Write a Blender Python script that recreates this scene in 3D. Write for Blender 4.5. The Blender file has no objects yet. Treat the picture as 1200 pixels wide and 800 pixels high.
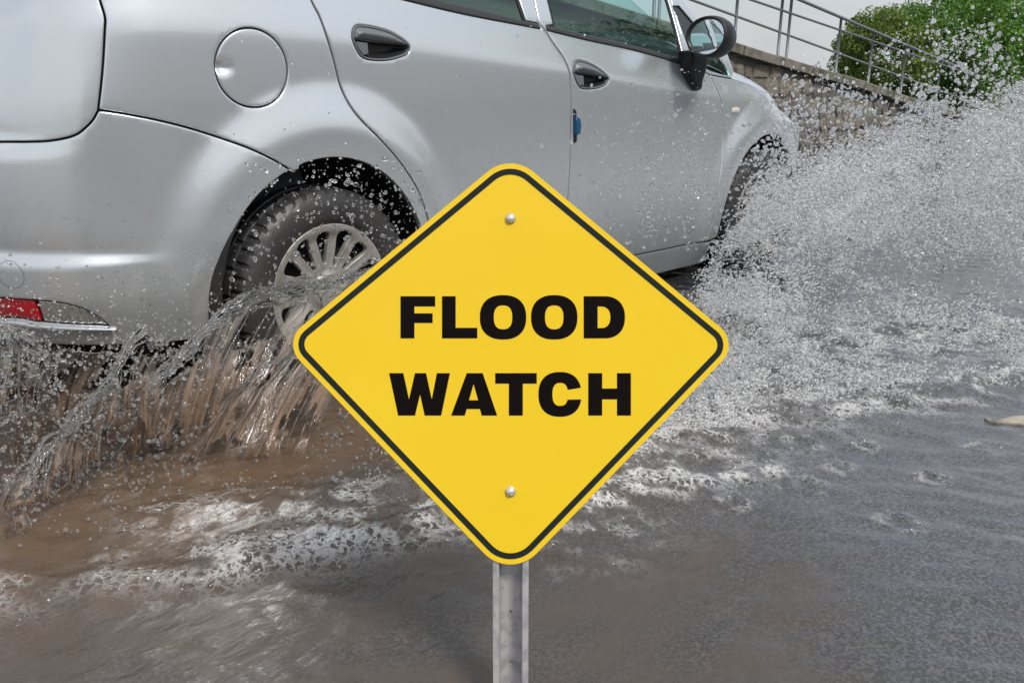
import bpy, math, random
import numpy as np
from mathutils.geometry import delaunay_2d_cdt
from mathutils import Vector, Matrix
rng = np.random.default_rng(7); random.seed(7)
SC = bpy.context.scene; COL = SC.collection
R = math.radians

# ------------------------------------------------------------------ camera
F = 1088.35; CAM = np.array([-1.589, -3.045, .928]); YAW, PIT, ROL = R(46.73), R(16.01), R(1.06)
FW = np.array([math.sin(YAW)*math.cos(PIT), math.cos(YAW)*math.cos(PIT), -math.sin(PIT)])
_r = np.array([math.cos(YAW), -math.sin(YAW), 0.]); _u = np.cross(_r, FW)
RT = _r*math.cos(ROL)+_u*math.sin(ROL); UP = _u*math.cos(ROL)-_r*math.sin(ROL)
cd = bpy.data.cameras.new('camera'); cam = bpy.data.objects.new('camera', cd); COL.objects.link(cam)
cd.sensor_width = 36; cd.lens = 36*F/1200; cd.clip_start = .05; cd.clip_end = 3000
cam.matrix_world = Matrix(((RT[0], UP[0], -FW[0], CAM[0]), (RT[1], UP[1], -FW[1], CAM[1]), (RT[2], UP[2], -FW[2], CAM[2]), (0, 0, 0, 1)))
SC.camera = cam

# ------------------------------------------------------------------ light
SUN_AZ, SUN_EL = R(192), R(50)          # azimuth from +Y clockwise: the sun stands high over the near side of the road
SC.view_settings.view_transform = 'Standard'; SC.view_settings.look = 'None'
SC.view_settings.exposure = 0.76; SC.view_settings.gamma = 1.0
sd = bpy.data.lights.new('sun', 'SUN'); sun = bpy.data.objects.new('sun', sd); COL.objects.link(sun)
sd.energy = 1.5; sd.angle = R(14); sd.color = (1, .96, .9)
sdir = Vector((math.sin(SUN_AZ)*math.cos(SUN_EL), math.cos(SUN_AZ)*math.cos(SUN_EL), math.sin(SUN_EL)))
sun.rotation_euler = sdir.to_track_quat('Z', 'Y').to_euler(); sun.location = (0, -10, 20)
W = bpy.data.worlds.new('World'); SC.world = W; W.use_nodes = True
nt = W.node_tree; nt.nodes.clear(); N = nt.nodes; L = nt.links
out = N.new('ShaderNodeOutputWorld'); bg = N.new('ShaderNodeBackground'); L.new(bg.outputs[0], out.inputs[0])
sky = N.new('ShaderNodeTexSky'); sky.sky_type = 'NISHITA'; sky.sun_disc = False
sky.sun_elevation = SUN_EL; sky.sun_rotation = SUN_AZ; sky.dust_density = 2.5; sky.air_density = 1.0
tc = N.new('ShaderNodeTexCoord'); mp = N.new('ShaderNodeMapping'); mp.inputs['Scale'].default_value = (1, 1, 2.6)
nz = N.new('ShaderNodeTexNoise'); nz.inputs['Scale'].default_value = 1.7; nz.inputs['Detail'].default_value = 7; nz.inputs['Roughness'].default_value = .55
cr = N.new('ShaderNodeValToRGB'); cr.color_ramp.elements[0].position = .30; cr.color_ramp.elements[1].position = .52
cr.color_ramp.elements[0].color = (.2, .2, .2, 1)
mx = N.new('ShaderNodeMix'); mx.data_type = 'RGBA'; mx.inputs['B'].default_value = (4.65, 4.8, 5.05, 1)
L.new(tc.outputs['Generated'], mp.inputs[0]); L.new(mp.outputs[0], nz.inputs['Vector']); L.new(nz.outputs[0], cr.inputs[0])
L.new(cr.outputs[0], mx.inputs['Factor']); L.new(sky.outputs[0], mx.inputs['A']); L.new(mx.outputs['Result'], bg.inputs[0])
bg.inputs[1].default_value = .09
SC.cycles.max_bounces = 14; SC.cycles.transmission_bounces = 12; SC.cycles.transparent_max_bounces = 24
SC.cycles.glossy_bounces = 4; SC.cycles.diffuse_bounces = 5; SC.cycles.caustics_reflective = False; SC.cycles.caustics_refractive = False
SC.cycles.sample_clamp_indirect = 6

# ------------------------------------------------------------------ helpers
def proj(P):
    d = np.asarray(P, float)-CAM; z = d@FW
    return np.stack([600+F*(d@RT)/z, 400-F*(d@UP)/z], -1)
def ray(x, y):
    x = np.asarray(x, float)[..., None]; y = np.asarray(y, float)[..., None]
    return FW+RT*(x-600)/F+UP*(400-y)/F
def on_plane(px, axis, val):
    px = np.asarray(px, float); d = ray(px[..., 0], px[..., 1])
    t = (np.asarray(val)-CAM[axis])/d[..., axis]
    return CAM+d*np.asarray(t)[..., None]
def sstep(a, b, x):
    t = np.clip((x-a)/(b-a), 0, 1); return t*t*(3-2*t)
def softplus(x, w):
    return w*np.logaddexp(0, x/w)
def vnoise(x, y, seed=0):
    xi = np.floor(x).astype(np.int64); yi = np.floor(y).astype(np.int64); fx = x-xi; fy = y-yi
    def h(a, b):
        n = (a*374761393+b*668265263+seed*974634777) & 0x7fffffff
        n = ((n ^ (n >> 13))*1274126177) & 0x7fffffff
        return ((n ^ (n >> 16)) & 0xffff)/65535.
    u = fx*fx*fx*(fx*(fx*6-15)+10); v = fy*fy*fy*(fy*(fy*6-15)+10)
    return (h(xi, yi)*(1-u)+h(xi+1, yi)*u)*(1-v)+(h(xi, yi+1)*(1-u)+h(xi+1, yi+1)*u)*v
def fbm(x, y, o=4, seed=0):
    s = 0; a = .5; t = 0
    for k in range(o):
        s = s+a*vnoise(x*2**k+17*k, y*2**k-9*k, seed+k); t += a; a *= .5
    return s/t
def catmull(P, step):
    P = np.asarray(P, float); n = len(P); Q = np.vstack([2*P[0]-P[1], P, 2*P[-1]-P[-2]]); o = []
    for i in range(n-1):
        a, b, c, d = Q[i], Q[i+1], Q[i+2], Q[i+3]
        k = max(2, int(np.linalg.norm(c-b)/step))
        t = np.linspace(0, 1, k, endpoint=False)[:, None]
        o.append(.5*(2*b+(c-a)*t+(2*a-5*b+4*c-d)*t*t+(3*b-a-3*c+d)*t**3))
    o.append(P[-1:]); return np.vstack(o)
def resample(P, step, closed=False):
    P = np.asarray(P, float)
    if closed: P = np.vstack([P, P[:1]])
    d = np.r_[0, np.cumsum(np.linalg.norm(np.diff(P, axis=0), axis=1))]
    k = np.r_[True, np.diff(d) > 1e-9]; P = P[k]; d = d[k]
    n = max(3, int(round(d[-1]/step))); t = np.linspace(0, d[-1], n+1)
    o = np.stack([np.interp(t, d, P[:, i]) for i in range(P.shape[1])], -1)
    return o[:-1] if closed else o
def in_poly(p, poly):
    x, y = p[:, 0], p[:, 1]; c = np.zeros(len(p), bool); n = len(poly)
    for i in range(n):
        x1, y1 = poly[i]; x2, y2 = poly[i-1]
        if y1 == y2: continue
        c ^= ((y1 > y) != (y2 > y)) & (x < (x2-x1)*(y-y1)/(y2-y1)+x1)
    return c
def dist_poly(p, polys):
    best = np.full(len(p), 1e9)
    for poly in polys:
        a = poly; b = np.roll(poly, -1, 0); ab = b-a; l2 = (ab**2).sum(1)+1e-18
        for k in range(0, len(p), 2000):
            q = p[k:k+2000, None, :]-a[None]
            t = np.clip((q*ab).sum(2)/l2, 0, 1)
            best[k:k+2000] = np.minimum(best[k:k+2000], np.sqrt(((q-t[..., None]*ab)**2).sum(2).min(1)))
    return best
def densify(P, step):
    P = np.asarray(P, float); o = []
    for i in range(len(P)):
        a, b = P[i], P[(i+1) % len(P)]; n = max(1, int(np.linalg.norm(b-a)/step)); o += [a+(b-a)*t for t in np.arange(n)/n]
    return np.array(o)
def area2(p): return .5*np.sum(p[:, 0]*np.roll(p[:, 1], -1)-np.roll(p[:, 0], -1)*p[:, 1])
def inset(p, g):
    """moves a counter-clockwise outline inwards by g"""
    e = np.roll(p, -1, 0)-p; e /= np.linalg.norm(e, axis=1)[:, None]+1e-12
    n = np.stack([-e[:, 1], e[:, 0]], -1); m = n+np.roll(n, 1, 0); l = np.linalg.norm(m, axis=1)[:, None]
    m = m/np.maximum(l, .5)
    c = np.maximum((m*n).sum(1), .5)[:, None]
    return p+m/c*g

def mesh_obj(name, V, Fs, mat, parent=None, smooth=True, uv=None):
    V = np.asarray(V, float)
    base = np.array(parent['base_pt']) if parent is not None and 'base_pt' in parent else np.zeros(3)
    me = bpy.data.meshes.new(name); me.from_pydata((V-base).tolist(), [], [list(map(int, f)) for f in Fs]); me.update()
    if smooth: me.polygons.foreach_set('use_smooth', np.ones(len(me.polygons), bool))
    for m in (mat if isinstance(mat, (list, tuple)) else [mat]): me.materials.append(m)
    o = bpy.data.objects.new(name, me); COL.objects.link(o)
    if parent is not None:
        o.parent = parent; o['base_pt'] = base.tolist()
    if uv is not None:
        ul = me.uv_layers.new(name='UVMap'); li = np.empty(len(me.loops), int); me.loops.foreach_get('vertex_index', li)
        ul.data.foreach_set('uv', np.asarray(uv, float)[li].ravel())
    return o
def tag(o, label=None, cat=None, group=None, kind=None):
    for k, v in (('label', label), ('category', cat), ('group', group), ('kind', kind)):
        if v: o[k] = v
    return o
def thing(name, base, label, cat, group=None):
    o = bpy.data.objects.new(name, None); COL.objects.link(o); o.location = base; o.empty_display_size = .2
    o['base_pt'] = [float(v) for v in base]
    return tag(o, label, cat, group)

def patch(outline, mapf, step=.012, holes=(), lip=.015, rnd=.003, depthf=None, bstep=None, sharp=False):
    """triangulates an outline in 2-D and lifts it with mapf(uv, offset); the rim is rounded and turned inwards"""
    bstep = bstep or step*.6; samp = (lambda q: densify(q, bstep)) if sharp else (lambda q: resample(q, bstep, True))
    po = samp(outline)
    if area2(po) < 0: po = po[::-1]
    hs = []
    for h in holes:
        h = samp(h)
        if area2(h) > 0: h = h[::-1]
        hs.append(h)
    loops = [po]+hs; pts = []; edges = []; nb = []
    for l in loops:
        i0 = sum(len(q) for q in pts); n = len(l); pts.append(l); nb.append((i0, n))
        edges += [(i0+i, i0+(i+1) % n) for i in range(n)]
    def keep(q, m):
        k = in_poly(q, po)
        for h in hs: k &= ~in_poly(q, h)
        q = q[k]
        return q[dist_poly(q, loops) > m] if len(q) else q
    extra = []
    if rnd > 0:
        for f in (.25, .6, 1.05):
            for l in loops: extra.append(keep(inset(l, rnd*f), rnd*f*.8))
    lo = po.min(0); hi = po.max(0)
    gx = np.arange(lo[0], hi[0], step); gy = np.arange(lo[1], hi[1], step*.87)
    G = np.stack(np.meshgrid(gx, gy), -1); G[1::2, :, 0] += step/2; G = G.reshape(-1, 2)
    extra.append(keep(G, max(rnd*1.5, step*.45)))
    allp = np.vstack(pts+[e for e in extra if len(e)])
    r = delaunay_2d_cdt([Vector(p) for p in allp.tolist()], edges, [], 0, 1e-7, False)
    v2 = np.array([tuple(v) for v in r[0]]); fs = np.array([f for f in r[2] if len(f) == 3])
    c = v2[fs].mean(1); k = in_poly(c, po)
    for h in hs: k &= ~in_poly(c, h)
    fs = fs[k]
    a = v2[fs]; ar = (a[:, 1, 0]-a[:, 0, 0])*(a[:, 2, 1]-a[:, 0, 1])-(a[:, 2, 0]-a[:, 0, 0])*(a[:, 1, 1]-a[:, 0, 1])
    fs = fs[np.abs(ar) > 1e-11]; ar = ar[np.abs(ar) > 1e-11]
    fs[ar < 0] = fs[ar < 0][:, ::-1]
    d = dist_poly(v2, loops); off = np.zeros(len(v2))
    if rnd > 0:
        t = np.clip(1-d/rnd, 0, 1); off = -rnd*(1-np.sqrt(np.maximum(0, 1-t*t)))
    if depthf is not None: off = off+depthf(v2, d)
    V = mapf(v2, off); FL = fs.tolist()
    if lip > 0:
        cnt = {}
        for f in FL:
            for i in range(3):
                e = (f[i], f[(i+1) % 3]); cnt[e] = 1
        be = [e for e in cnt if (e[1], e[0]) not in cnt]
        ids = sorted({i for e in be for i in e}); new = {b: len(V)+j for j, b in enumerate(ids)}
        VB = mapf(v2[ids], off[ids]-lip); V = np.vstack([V, VB])
        FL += [(e[1], e[0], new[e[0]], new[e[1]]) for e in be]
    return V, FL

class MB:
    """collects plain shapes for one mesh"""
    def __init__(s): s.V = []; s.F = []; s.n = 0
    def add(s, V, Fs):
        V = np.asarray(V, float); s.V.append(V); s.F += [tuple(int(i)+s.n for i in f) for f in Fs]; s.n += len(V); return s
    def box(s, lo, hi, M=None):
        x0, y0, z0 = lo; x1, y1, z1 = hi
        V = np.array([(x0, y0, z0), (x1, y0, z0), (x1, y1, z0), (x0, y1, z0), (x0, y0, z1), (x1, y0, z1), (x1, y1, z1), (x0, y1, z1)], float)
        if M is not None: V = V@M[:3, :3].T+M[:3, 3]
        return s.add(V, [(0, 3, 2, 1), (4, 5, 6, 7), (0, 1, 5, 4), (1, 2, 6, 5), (2, 3, 7, 6), (3, 0, 4, 7)])
    def tube(s, P, rad, n=6, cap=True):
        P = np.asarray(P, float); m = len(P); rad = np.broadcast_to(np.asarray(rad, float), (m,))
        T = np.gradient(P, axis=0); T /= np.linalg.norm(T, axis=1)[:, None]+1e-12
        ref = np.array([0, 0, 1.]) if abs(T[:, 2]).mean() < .8 else np.array([1., 0, 0])
        A = np.cross(T, ref); A /= np.linalg.norm(A, axis=1)[:, None]+1e-12; B = np.cross(T, A)
        a = np.linspace(0, 2*math.pi, n, endpoint=False)
        V = P[:, None]+rad[:, None, None]*(np.cos(a)[None, :, None]*A[:, None]+np.sin(a)[None, :, None]*B[:, None])
        Fs = [(i*n+j, i*n+(j+1) % n, (i+1)*n+(j+1) % n, (i+1)*n+j) for i in range(m-1) for j in range(n)]
        if cap: Fs += [tuple(range(n)), tuple((m-1)*n+n-1-j for j in range(n))]
        return s.add(V.reshape(-1, 3), Fs)
    def obj(s, name, mat, parent=None, smooth=True): return mesh_obj(name, np.vstack(s.V), s.F, mat, parent, smooth)
def grid_faces(n, m, wrap=False):
    mm = m if wrap else m-1
    return [(i*m+j, i*m+(j+1) % m, (i+1)*m+(j+1) % m, (i+1)*m+j) for i in range(n-1) for j in range(mm)]

# ------------------------------------------------------------------ materials
def new_mat(name):
    m = bpy.data.materials.new(name); m.use_nodes = True; t = m.node_tree
    return m, t, t.nodes['Principled BSDF']
def pbr(name, col, rough=.5, metal=0., coat=0., bump=None, var=None, spec=.5, trans=0., ior=1.45, coatr=.03):
    """bump=(scale, strength, distance); var=(scale, other colour, low, high)"""
    m, t, b = new_mat(name); b.inputs['Base Color'].default_value = (*col, 1); b.inputs['Roughness'].default_value = rough
    b.inputs['Metallic'].default_value = metal; b.inputs['Coat Weight'].default_value = coat; b.inputs['Coat Roughness'].default_value = coatr
    b.inputs['Specular IOR Level'].default_value = spec; b.inputs['Transmission Weight'].default_value = trans; b.inputs['IOR'].default_value = ior
    if bump or var: co = t.nodes.new('ShaderNodeTexCoord')
    if var:
        n = t.nodes.new('ShaderNodeTexNoise'); n.inputs['Scale'].default_value = var[0]; n.inputs['Detail'].default_value = 6
        r = t.nodes.new('ShaderNodeMapRange'); r.inputs[1].default_value = var[2]; r.inputs[2].default_value = var[3]
        x = t.nodes.new('ShaderNodeMix'); x.data_type = 'RGBA'; x.inputs['A'].default_value = (*col, 1); x.inputs['B'].default_value = (*var[1], 1)
        t.links.new(co.outputs['Object'], n.inputs['Vector']); t.links.new(n.outputs[0], r.inputs[0]); t.links.new(r.outputs[0], x.inputs['Factor']); t.links.new(x.outputs['Result'], b.inputs['Base Color'])
    if bump:
        n = t.nodes.new('ShaderNodeTexNoise'); n.inputs['Scale'].default_value = bump[0]; n.inputs['Detail'].default_value = 5
        u = t.nodes.new('ShaderNodeBump'); u.inputs['Strength'].default_value = bump[1]; u.inputs['Distance'].default_value = bump[2]
        t.links.new(co.outputs['Object'], n.inputs['Vector']); t.links.new(n.outputs[0], u.inputs['Height']); t.links.new(u.outputs[0], b.inputs['Normal'])
    return m
def paint_mat():
    m, t, b = new_mat('silver paint'); N = t.nodes; L = t.links
    b.inputs['Metallic'].default_value = .70; b.inputs['Roughness'].default_value = .34
    b.inputs['Coat Weight'].default_value = .9; b.inputs['Coat Roughness'].default_value = .025
    co = N.new('ShaderNodeTexCoord')
    n = N.new('ShaderNodeTexNoise'); n.inputs['Scale'].default_value = 3.; n.inputs['Detail'].default_value = 8; n.inputs['Roughness'].default_value = .65
    sp = N.new('ShaderNodeTexNoise'); sp.inputs['Scale'].default_value = 55.; sp.inputs['Detail'].default_value = 3
    L.new(co.outputs['Object'], n.inputs['Vector']); L.new(co.outputs['Object'], sp.inputs['Vector'])
    sx = N.new('ShaderNodeSeparateXYZ'); L.new(co.outputs['Object'], sx.inputs[0])
    lo = N.new('ShaderNodeMapRange'); lo.inputs[1].default_value = .75; lo.inputs[2].default_value = .2; L.new(sx.outputs[2], lo.inputs[0])
    # road film: thicker low on the sides, in drifts and splash spots
    f1 = N.new('ShaderNodeMapRange'); f1.inputs[1].default_value = .42; f1.inputs[2].default_value = .75; L.new(n.outputs[0], f1.inputs[0])
    f2 = N.new('ShaderNodeMapRange'); f2.inputs[1].default_value = .66; f2.inputs[2].default_value = .72; L.new(sp.outputs[0], f2.inputs[0])
    a = N.new('ShaderNodeMath'); a.operation = 'MULTIPLY_ADD'; g1 = N.new('ShaderNodeMath'); g1.operation = 'MULTIPLY'; g2 = N.new('ShaderNodeMapRange'); g2.inputs[3].default_value = .10; g2.inputs[4].default_value = .8; L.new(lo.outputs[0], g2.inputs[0]); L.new(g2.outputs[0], g1.inputs[0]); L.new(f1.outputs[0], g1.inputs[1])
    L.new(lo.outputs[0], a.inputs[0]); a.inputs[1].default_value = .4; L.new(g1.outputs[0], a.inputs[2])
    c = N.new('ShaderNodeMath'); c.operation = 'MULTIPLY'; L.new(lo.outputs[0], c.inputs[0]); L.new(f2.outputs[0], c.inputs[1])
    d = N.new('ShaderNodeMath'); d.operation = 'MULTIPLY_ADD'; L.new(a.outputs[0], d.inputs[0]); d.inputs[1].default_value = .22; L.new(c.outputs[0], d.inputs[2]); d.use_clamp = True
    x = N.new('ShaderNodeMix'); x.data_type = 'RGBA'; x.inputs['A'].default_value = (.73, .775, .805, 1); x.inputs['B'].default_value = (.34, .325, .30, 1)
    L.new(d.outputs[0], x.inputs['Factor']); L.new(x.outputs['Result'], b.inputs['Base Color'])
    rr = N.new('ShaderNodeMapRange'); rr.inputs[3].default_value = .25; rr.inputs[4].default_value = .6; L.new(d.outputs[0], rr.inputs[0]); L.new(rr.outputs[0], b.inputs['Roughness'])
    cw = N.new('ShaderNodeMapRange'); cw.inputs[3].default_value = .9; cw.inputs[4].default_value = .35; L.new(d.outputs[0], cw.inputs[0]); L.new(cw.outputs[0], b.inputs['Coat Weight'])
    return m
PAINT = paint_mat()
BLACK = pbr('black trim', (.018, .019, .021), .42, bump=(400, .15, .001))
DARK = pbr('dark underside', (.012, .012, .013), .8, var=(8, (.04, .032, .024), .45, .8))
RUBBER = pbr('tyre rubber', (.040, .040, .043), .42, var=(5, (.062, .058, .054), .4, .75), bump=(90, .2, .002))
SEAL = pbr('window seal', (.015, .015, .017), .5)
TRIM = pbr('belt rubber', (.045, .046, .05), .55, bump=(300, .2, .001))
HANDLE = pbr('handle plastic', (.155, .168, .18), .36, bump=(500, .15, .0006))
COVER = pbr('wheel cover', (.42, .41, .385), .38, metal=.35, coat=.3, var=(22, (.22, .19, .15), .5, .8))
CLOTH = pbr('seat cloth', (.12, .14, .145), .9)
def glass_mat(name, tint, mixr):
    m, t, b = new_mat(name); N = t.nodes; L = t.links
    o = N['Material Output']; g = N.new('ShaderNodeBsdfGlossy'); g.inputs['Roughness'].default_value = .01; g.inputs['Color'].default_value = (.9, .97, .96, 1)
    tr = N.new('ShaderNodeBsdfTransparent'); tr.inputs['Color'].default_value = (*tint, 1)
    fr = N.new('ShaderNodeFresnel'); fr.inputs['IOR'].default_value = mixr
    x = N.new('ShaderNodeMixShader'); L.new(fr.outputs[0], x.inputs[0]); L.new(tr.outputs[0], x.inputs[1]); L.new(g.outputs[0], x.inputs[2]); L.new(x.outputs[0], o.inputs[0])
    return m
GLASS = glass_mat('window glass', (.62, .82, .80), 1.55)
MIRROR = pbr('mirror glass', (.72, .8, .82), .03, metal=1.)
REDLENS = pbr('red reflector', (.55, .008, .02), .18, coat=1., bump=(260, .5, .002))
CLEARLENS = pbr('clear lens', (.62, .62, .58), .12, metal=.75, coat=1.)
SILVER = pbr('galvanised steel', (.68, .67, .67), .42, metal=.5, var=(60, (.44, .44, .47), .42, .68), bump=(180, .12, .001))
BOLT = pbr('zinc bolt', (.78, .78, .76), .3, metal=.6)
YELLOW = pbr('yellow sheeting', (.99, .66, .018), .38, coat=.15, var=(2.2, (1., .70, .024), .35, .65))
INKB = pbr('black border ink', (.020, .027, .027), .6, spec=.12)
INK = pbr('black letter ink', (.006, .004, .004), .65, spec=.1)
BLUE = pbr('blue rubber', (.012, .09, .20), .45)

# ------------------------------------------------------------------ car: body surface
X0, AR, AF, BW, NE = 1.2, 2.055, 2.14, .838, 4.5
_th = np.linspace(-math.pi/2, math.pi/2, 20001)
def _contour(th):
    sx, cy = np.sin(th), np.cos(th); a = np.where(sx < 0, AR, AF)
    r = (np.abs(sx/a)**NE+np.abs(cy/BW)**NE)**(-1/NE)
    return X0+r*sx, -r*cy
_cx, _cy = _contour(_th); _arc = np.r_[0, np.cumsum(np.hypot(np.diff(_cx), np.diff(_cy)))]
_s = _arc-np.interp(0, _cx, _arc); S_MIN, S_MAX = _s[0], _s[-1]
CREASE = on_plane([(133, 25), (266, 32), (383, 42), (483, 55), (667, 82), (800, 107), (850, 118)], 1, -.82)
BELT = on_plane([(472, 0), (543, 18), (613, 30), (690, 47), (767, 65), (809, 77), (832, 88), (858, 92), (898, 108), (925, 150)], 1, -.81)
def zc(s): return np.interp(s, CREASE[:, 0], CREASE[:, 2])
def zb(s): return np.interp(s, np.r_[-1, BELT[:, 0]], np.r_[BELT[0, 2]+.02, BELT[:, 2]])
ARCHES = [(-.005, .305, .352, 1.10), (2.51, .305, .372, 1.0)]
def body_off(s, z):
    o = -.34*np.maximum(0, .55-z)**2+.02*np.clip(z-.55, 0, .3)
    o = o-.19*softplus(z-zc(s), .010)-.26*softplus(z-zb(s)-.01, .015)-.22*np.maximum(0, z-zb(s)-.05)**2
    front = sstep(2.25, 2.6, s)
    o = o-front*2.2*np.maximum(0, z-zb(s)+.06)**2
    rear = sstep(-.45, -.85, s)
    o = o-rear*.16*softplus(z-.80, .04)
    shelf = sstep(-.62, -.90, s)
    o = o-shelf*.032*sstep(.705, .765, z)
    led = sstep(-.42, -.66, s)
    zl = .452
    o = o-led*.017*sstep(zl-.012, zl+.018, z)*np.exp(-np.maximum(0, z-zl-.018)/.13)
    o = o-rear*1.6*np.maximum(0, .36-z)**2
    for cx, cz, rr, st in ARCHES:
        dz = np.where(z > cz, (z-cz)/st, (z-cz)*.35); d = np.hypot(s-cx, dz)-rr
        p = .026*sstep(.20, .060, d)-.006*np.clip(1-d/.055, 0, 1.3)**1.5
        o = o+p*sstep(.05, .25, z)
    return o
def S(uv, off=0.):
    uv = np.asarray(uv, float); s = uv[..., 0]; z = uv[..., 1]
    th = np.interp(s, _s, _th); x, y = _contour(th)
    a = np.where(x < X0, AR, AF)
    nx = np.sign(x-X0)*np.abs((x-X0)/a)**(NE-1)/a; ny = np.sign(y)*np.abs(y/BW)**(NE-1)/BW
    l = np.hypot(nx, ny); o = body_off(s, z)+off
    return np.stack([x+nx/l*o, y+ny/l*o, z], -1)
_gs, _gz = np.meshgrid(np.linspace(S_MIN, 3.1, 500), np.linspace(.1, 1.42, 240), indexing='ij')
_guv = np.stack([_gs, _gz], -1).reshape(-1, 2); _gpx = proj(S(_guv))
def trace(px, step=None):
    """pixel positions of the photograph -> (s, z) on the body"""
    o = []
    for p in np.asarray(px, float):
        uv = _guv[np.argmin(((_gpx-p)**2).sum(1))].copy()
        for it in range(6):
            h = 1e-4; q = proj(S(np.array([uv, uv+[h, 0], uv+[0, h]]))); J = np.stack([(q[1]-q[0])/h, (q[2]-q[0])/h], 1)
            try: dlt = np.linalg.solve(J, p-q[0])
            except np.linalg.LinAlgError: break
            uv = uv+np.clip(dlt, -.05, .05)
        o.append(uv)
    o = np.array(o)
    return catmull(o, step) if step else o
def trace_side(px, step=None):
    """the same, for the leaning glass and pillars: the first hit from outside"""
    px = np.asarray(px, float); y = np.full(len(px), -.82)
    for it in range(60):
        P = on_plane(px, 1, y); s = P[:, 0]
        for _ in range(4): s = s+(P[:, 0]-S(np.stack([s, P[:, 2]], -1))[:, 0])
        y = y+.35*(S(np.stack([s, P[:, 2]], -1))[:, 1]-y)
    o = np.stack([s, P[:, 2]], -1)
    return catmull(o, step) if step else o
def arc(k, a0, a1, n=60, grow=0.):
    cx, cz, rr, st = ARCHES[k]; rr += grow; a = np.radians(np.linspace(a0, a1, n))
    y = np.sin(a)*rr
    return np.stack([cx+np.cos(a)*rr*np.where(y < 0, 1.0, 1.), cz+np.where(y > 0, y*st, y)], -1)
T = .008
G1u = trace([(92, -85), (108, -30), (117, 0), (123, 20), (123, 32), (120, 83), (115, 129)], T)
G1l = trace([(115, 129), (110, 139), (102, 148), (87, 159), (60, 165), (30, 166.5), (0, 166.5), (-80, 166)], T)
G2 = trace([(115, 129), (143, 133), (180, 140), (217, 149), (253, 160), (290, 173), (320, 187), (345, 202)], T)
G3 = trace([(342, -70), (355, -30), (365, 0), (375, 20), (383, 42), (392, 73), (400, 103), (410, 123), (423, 140), (443, 160), (463, 182), (478, 202), (490, 222), (497, 240), (502, 258), (506, 285), (508, 320), (509, 350)], T)
G4 = trace([(612, -70), (619, -35), (626, 0), (632, 26), (638, 34), (648, 50), (660, 67), (667, 83), (669, 100), (670, 127), (669, 167), (668, 200), (666, 233), (664, 270), (662, 318)], T)
G5 = trace([(832, 88), (838, 100), (845, 117), (847, 133), (847, 157), (845, 190), (842, 217), (839, 240), (834, 262), (827, 280)], T)
SILL = .215
def cut_low(P, z=SILL):
    P = P[P[:, 1] > z]; return np.vstack([P, [[P[-1, 0], z]]])
G3, G4, G5 = cut_low(G3), cut_low(G4), cut_low(G5)
car = thing('car', (1.2, 0, 0), 'silver hatchback car driving through the floodwater and throwing up spray', 'car')
GAP = .0024
def panel(name, outline, holes=(), mat=PAINT, parent=car, step=.014, off=0., lip=.016, rnd=.0035, gap=GAP, depthf=None):
    po = resample(outline, .006, True)
    if area2(po) < 0: po = po[::-1]
    po = inset(po, gap)
    V, Fs = patch(po, lambda uv, o: S(uv, o+off), step, holes, lip, rnd, depthf, .006 if step > .008 else step*.8)
    return mesh_obj(name, V, Fs, mat, parent)
# openings
TRIMB_R = trace([(385, -25), (430, -11), (472, 0), (543, 17), (613, 30.5), (634, 34.5)], T)
TRIMT_R = trace([(390, -32), (440, -18), (510, 0), (567, 13), (608, 23.5), (630, 27.5)], T)
OPEN_R = np.vstack([TRIMB_R, trace([(634, 34.5), (631, 27), (617, 24.5)]), trace_side([(617, 24.5), (609, 0), (598, -40), (585, -95)], T), trace_side([(560, -112), (470, -95), (410, -65), (385, -25)])])
OPEN_F = np.vstack([trace([(641, 36), (690, 48), (737, 58), (767, 66), (800, 76), (808, 78)], T), trace_side([(806, 74), (801, 71), (783, 0), (765, -45), (735, -90), (690, -112), (625, -112), (632, -60), (641, 0), (648, 29), (640, 30)])])
TRIMB_F = trace([(641, 36), (690, 48), (737, 58), (767, 66), (800, 76), (808, 78)], T)
TRIMT_F = trace([(639, 30), (653, 33), (700, 43.5), (750, 55.5), (790, 67), (806, 73)], T)
HR = np.array([(165, 330), (167, 230), (190, 165), (240, 127), (300, 122), (450, 140), (600, 175), (760, 225), (880, 290), (990, 360), (1060, 430), (1080, 480), (1060, 550), (1000, 600), (880, 645), (720, 680), (560, 685), (420, 670), (320, 630), (260, 560), (200, 440)], float)/13.333+[400, 20]
HF = np.array([(193, 150), (197, 110), (210, 74), (240, 65), (300, 80), (360, 110), (410, 145), (445, 180), (456, 200), (450, 220), (430, 245), (390, 263), (330, 275), (270, 273), (240, 260), (215, 215)], float)/6.154+[640, 60]
def loop(px): 
    q = trace(px); return catmull(np.vstack([q, q[:1]]), .004)[:-1]
HRo, HFo = loop(HR), loop(HF)
FUEL = trace([(296, 80)])[0]
fa = np.linspace(0, 2*math.pi, 90, endpoint=False)
def fcirc(r): return np.stack([FUEL[0]+np.cos(fa)*r*1.0, FUEL[1]+np.sin(fa)*r], -1)
FOG = np.vstack([trace([(-60, 352), (-10, 349), (20, 350), (50, 352), (75, 355), (97, 361), (113, 369), (124, 377), (131, 382.5)], T), trace([(131, 382.5), (90, 381), (45, 378), (0, 373), (-60, 366)], T)])
TOWc = trace([(12, 322)])[0]
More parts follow.
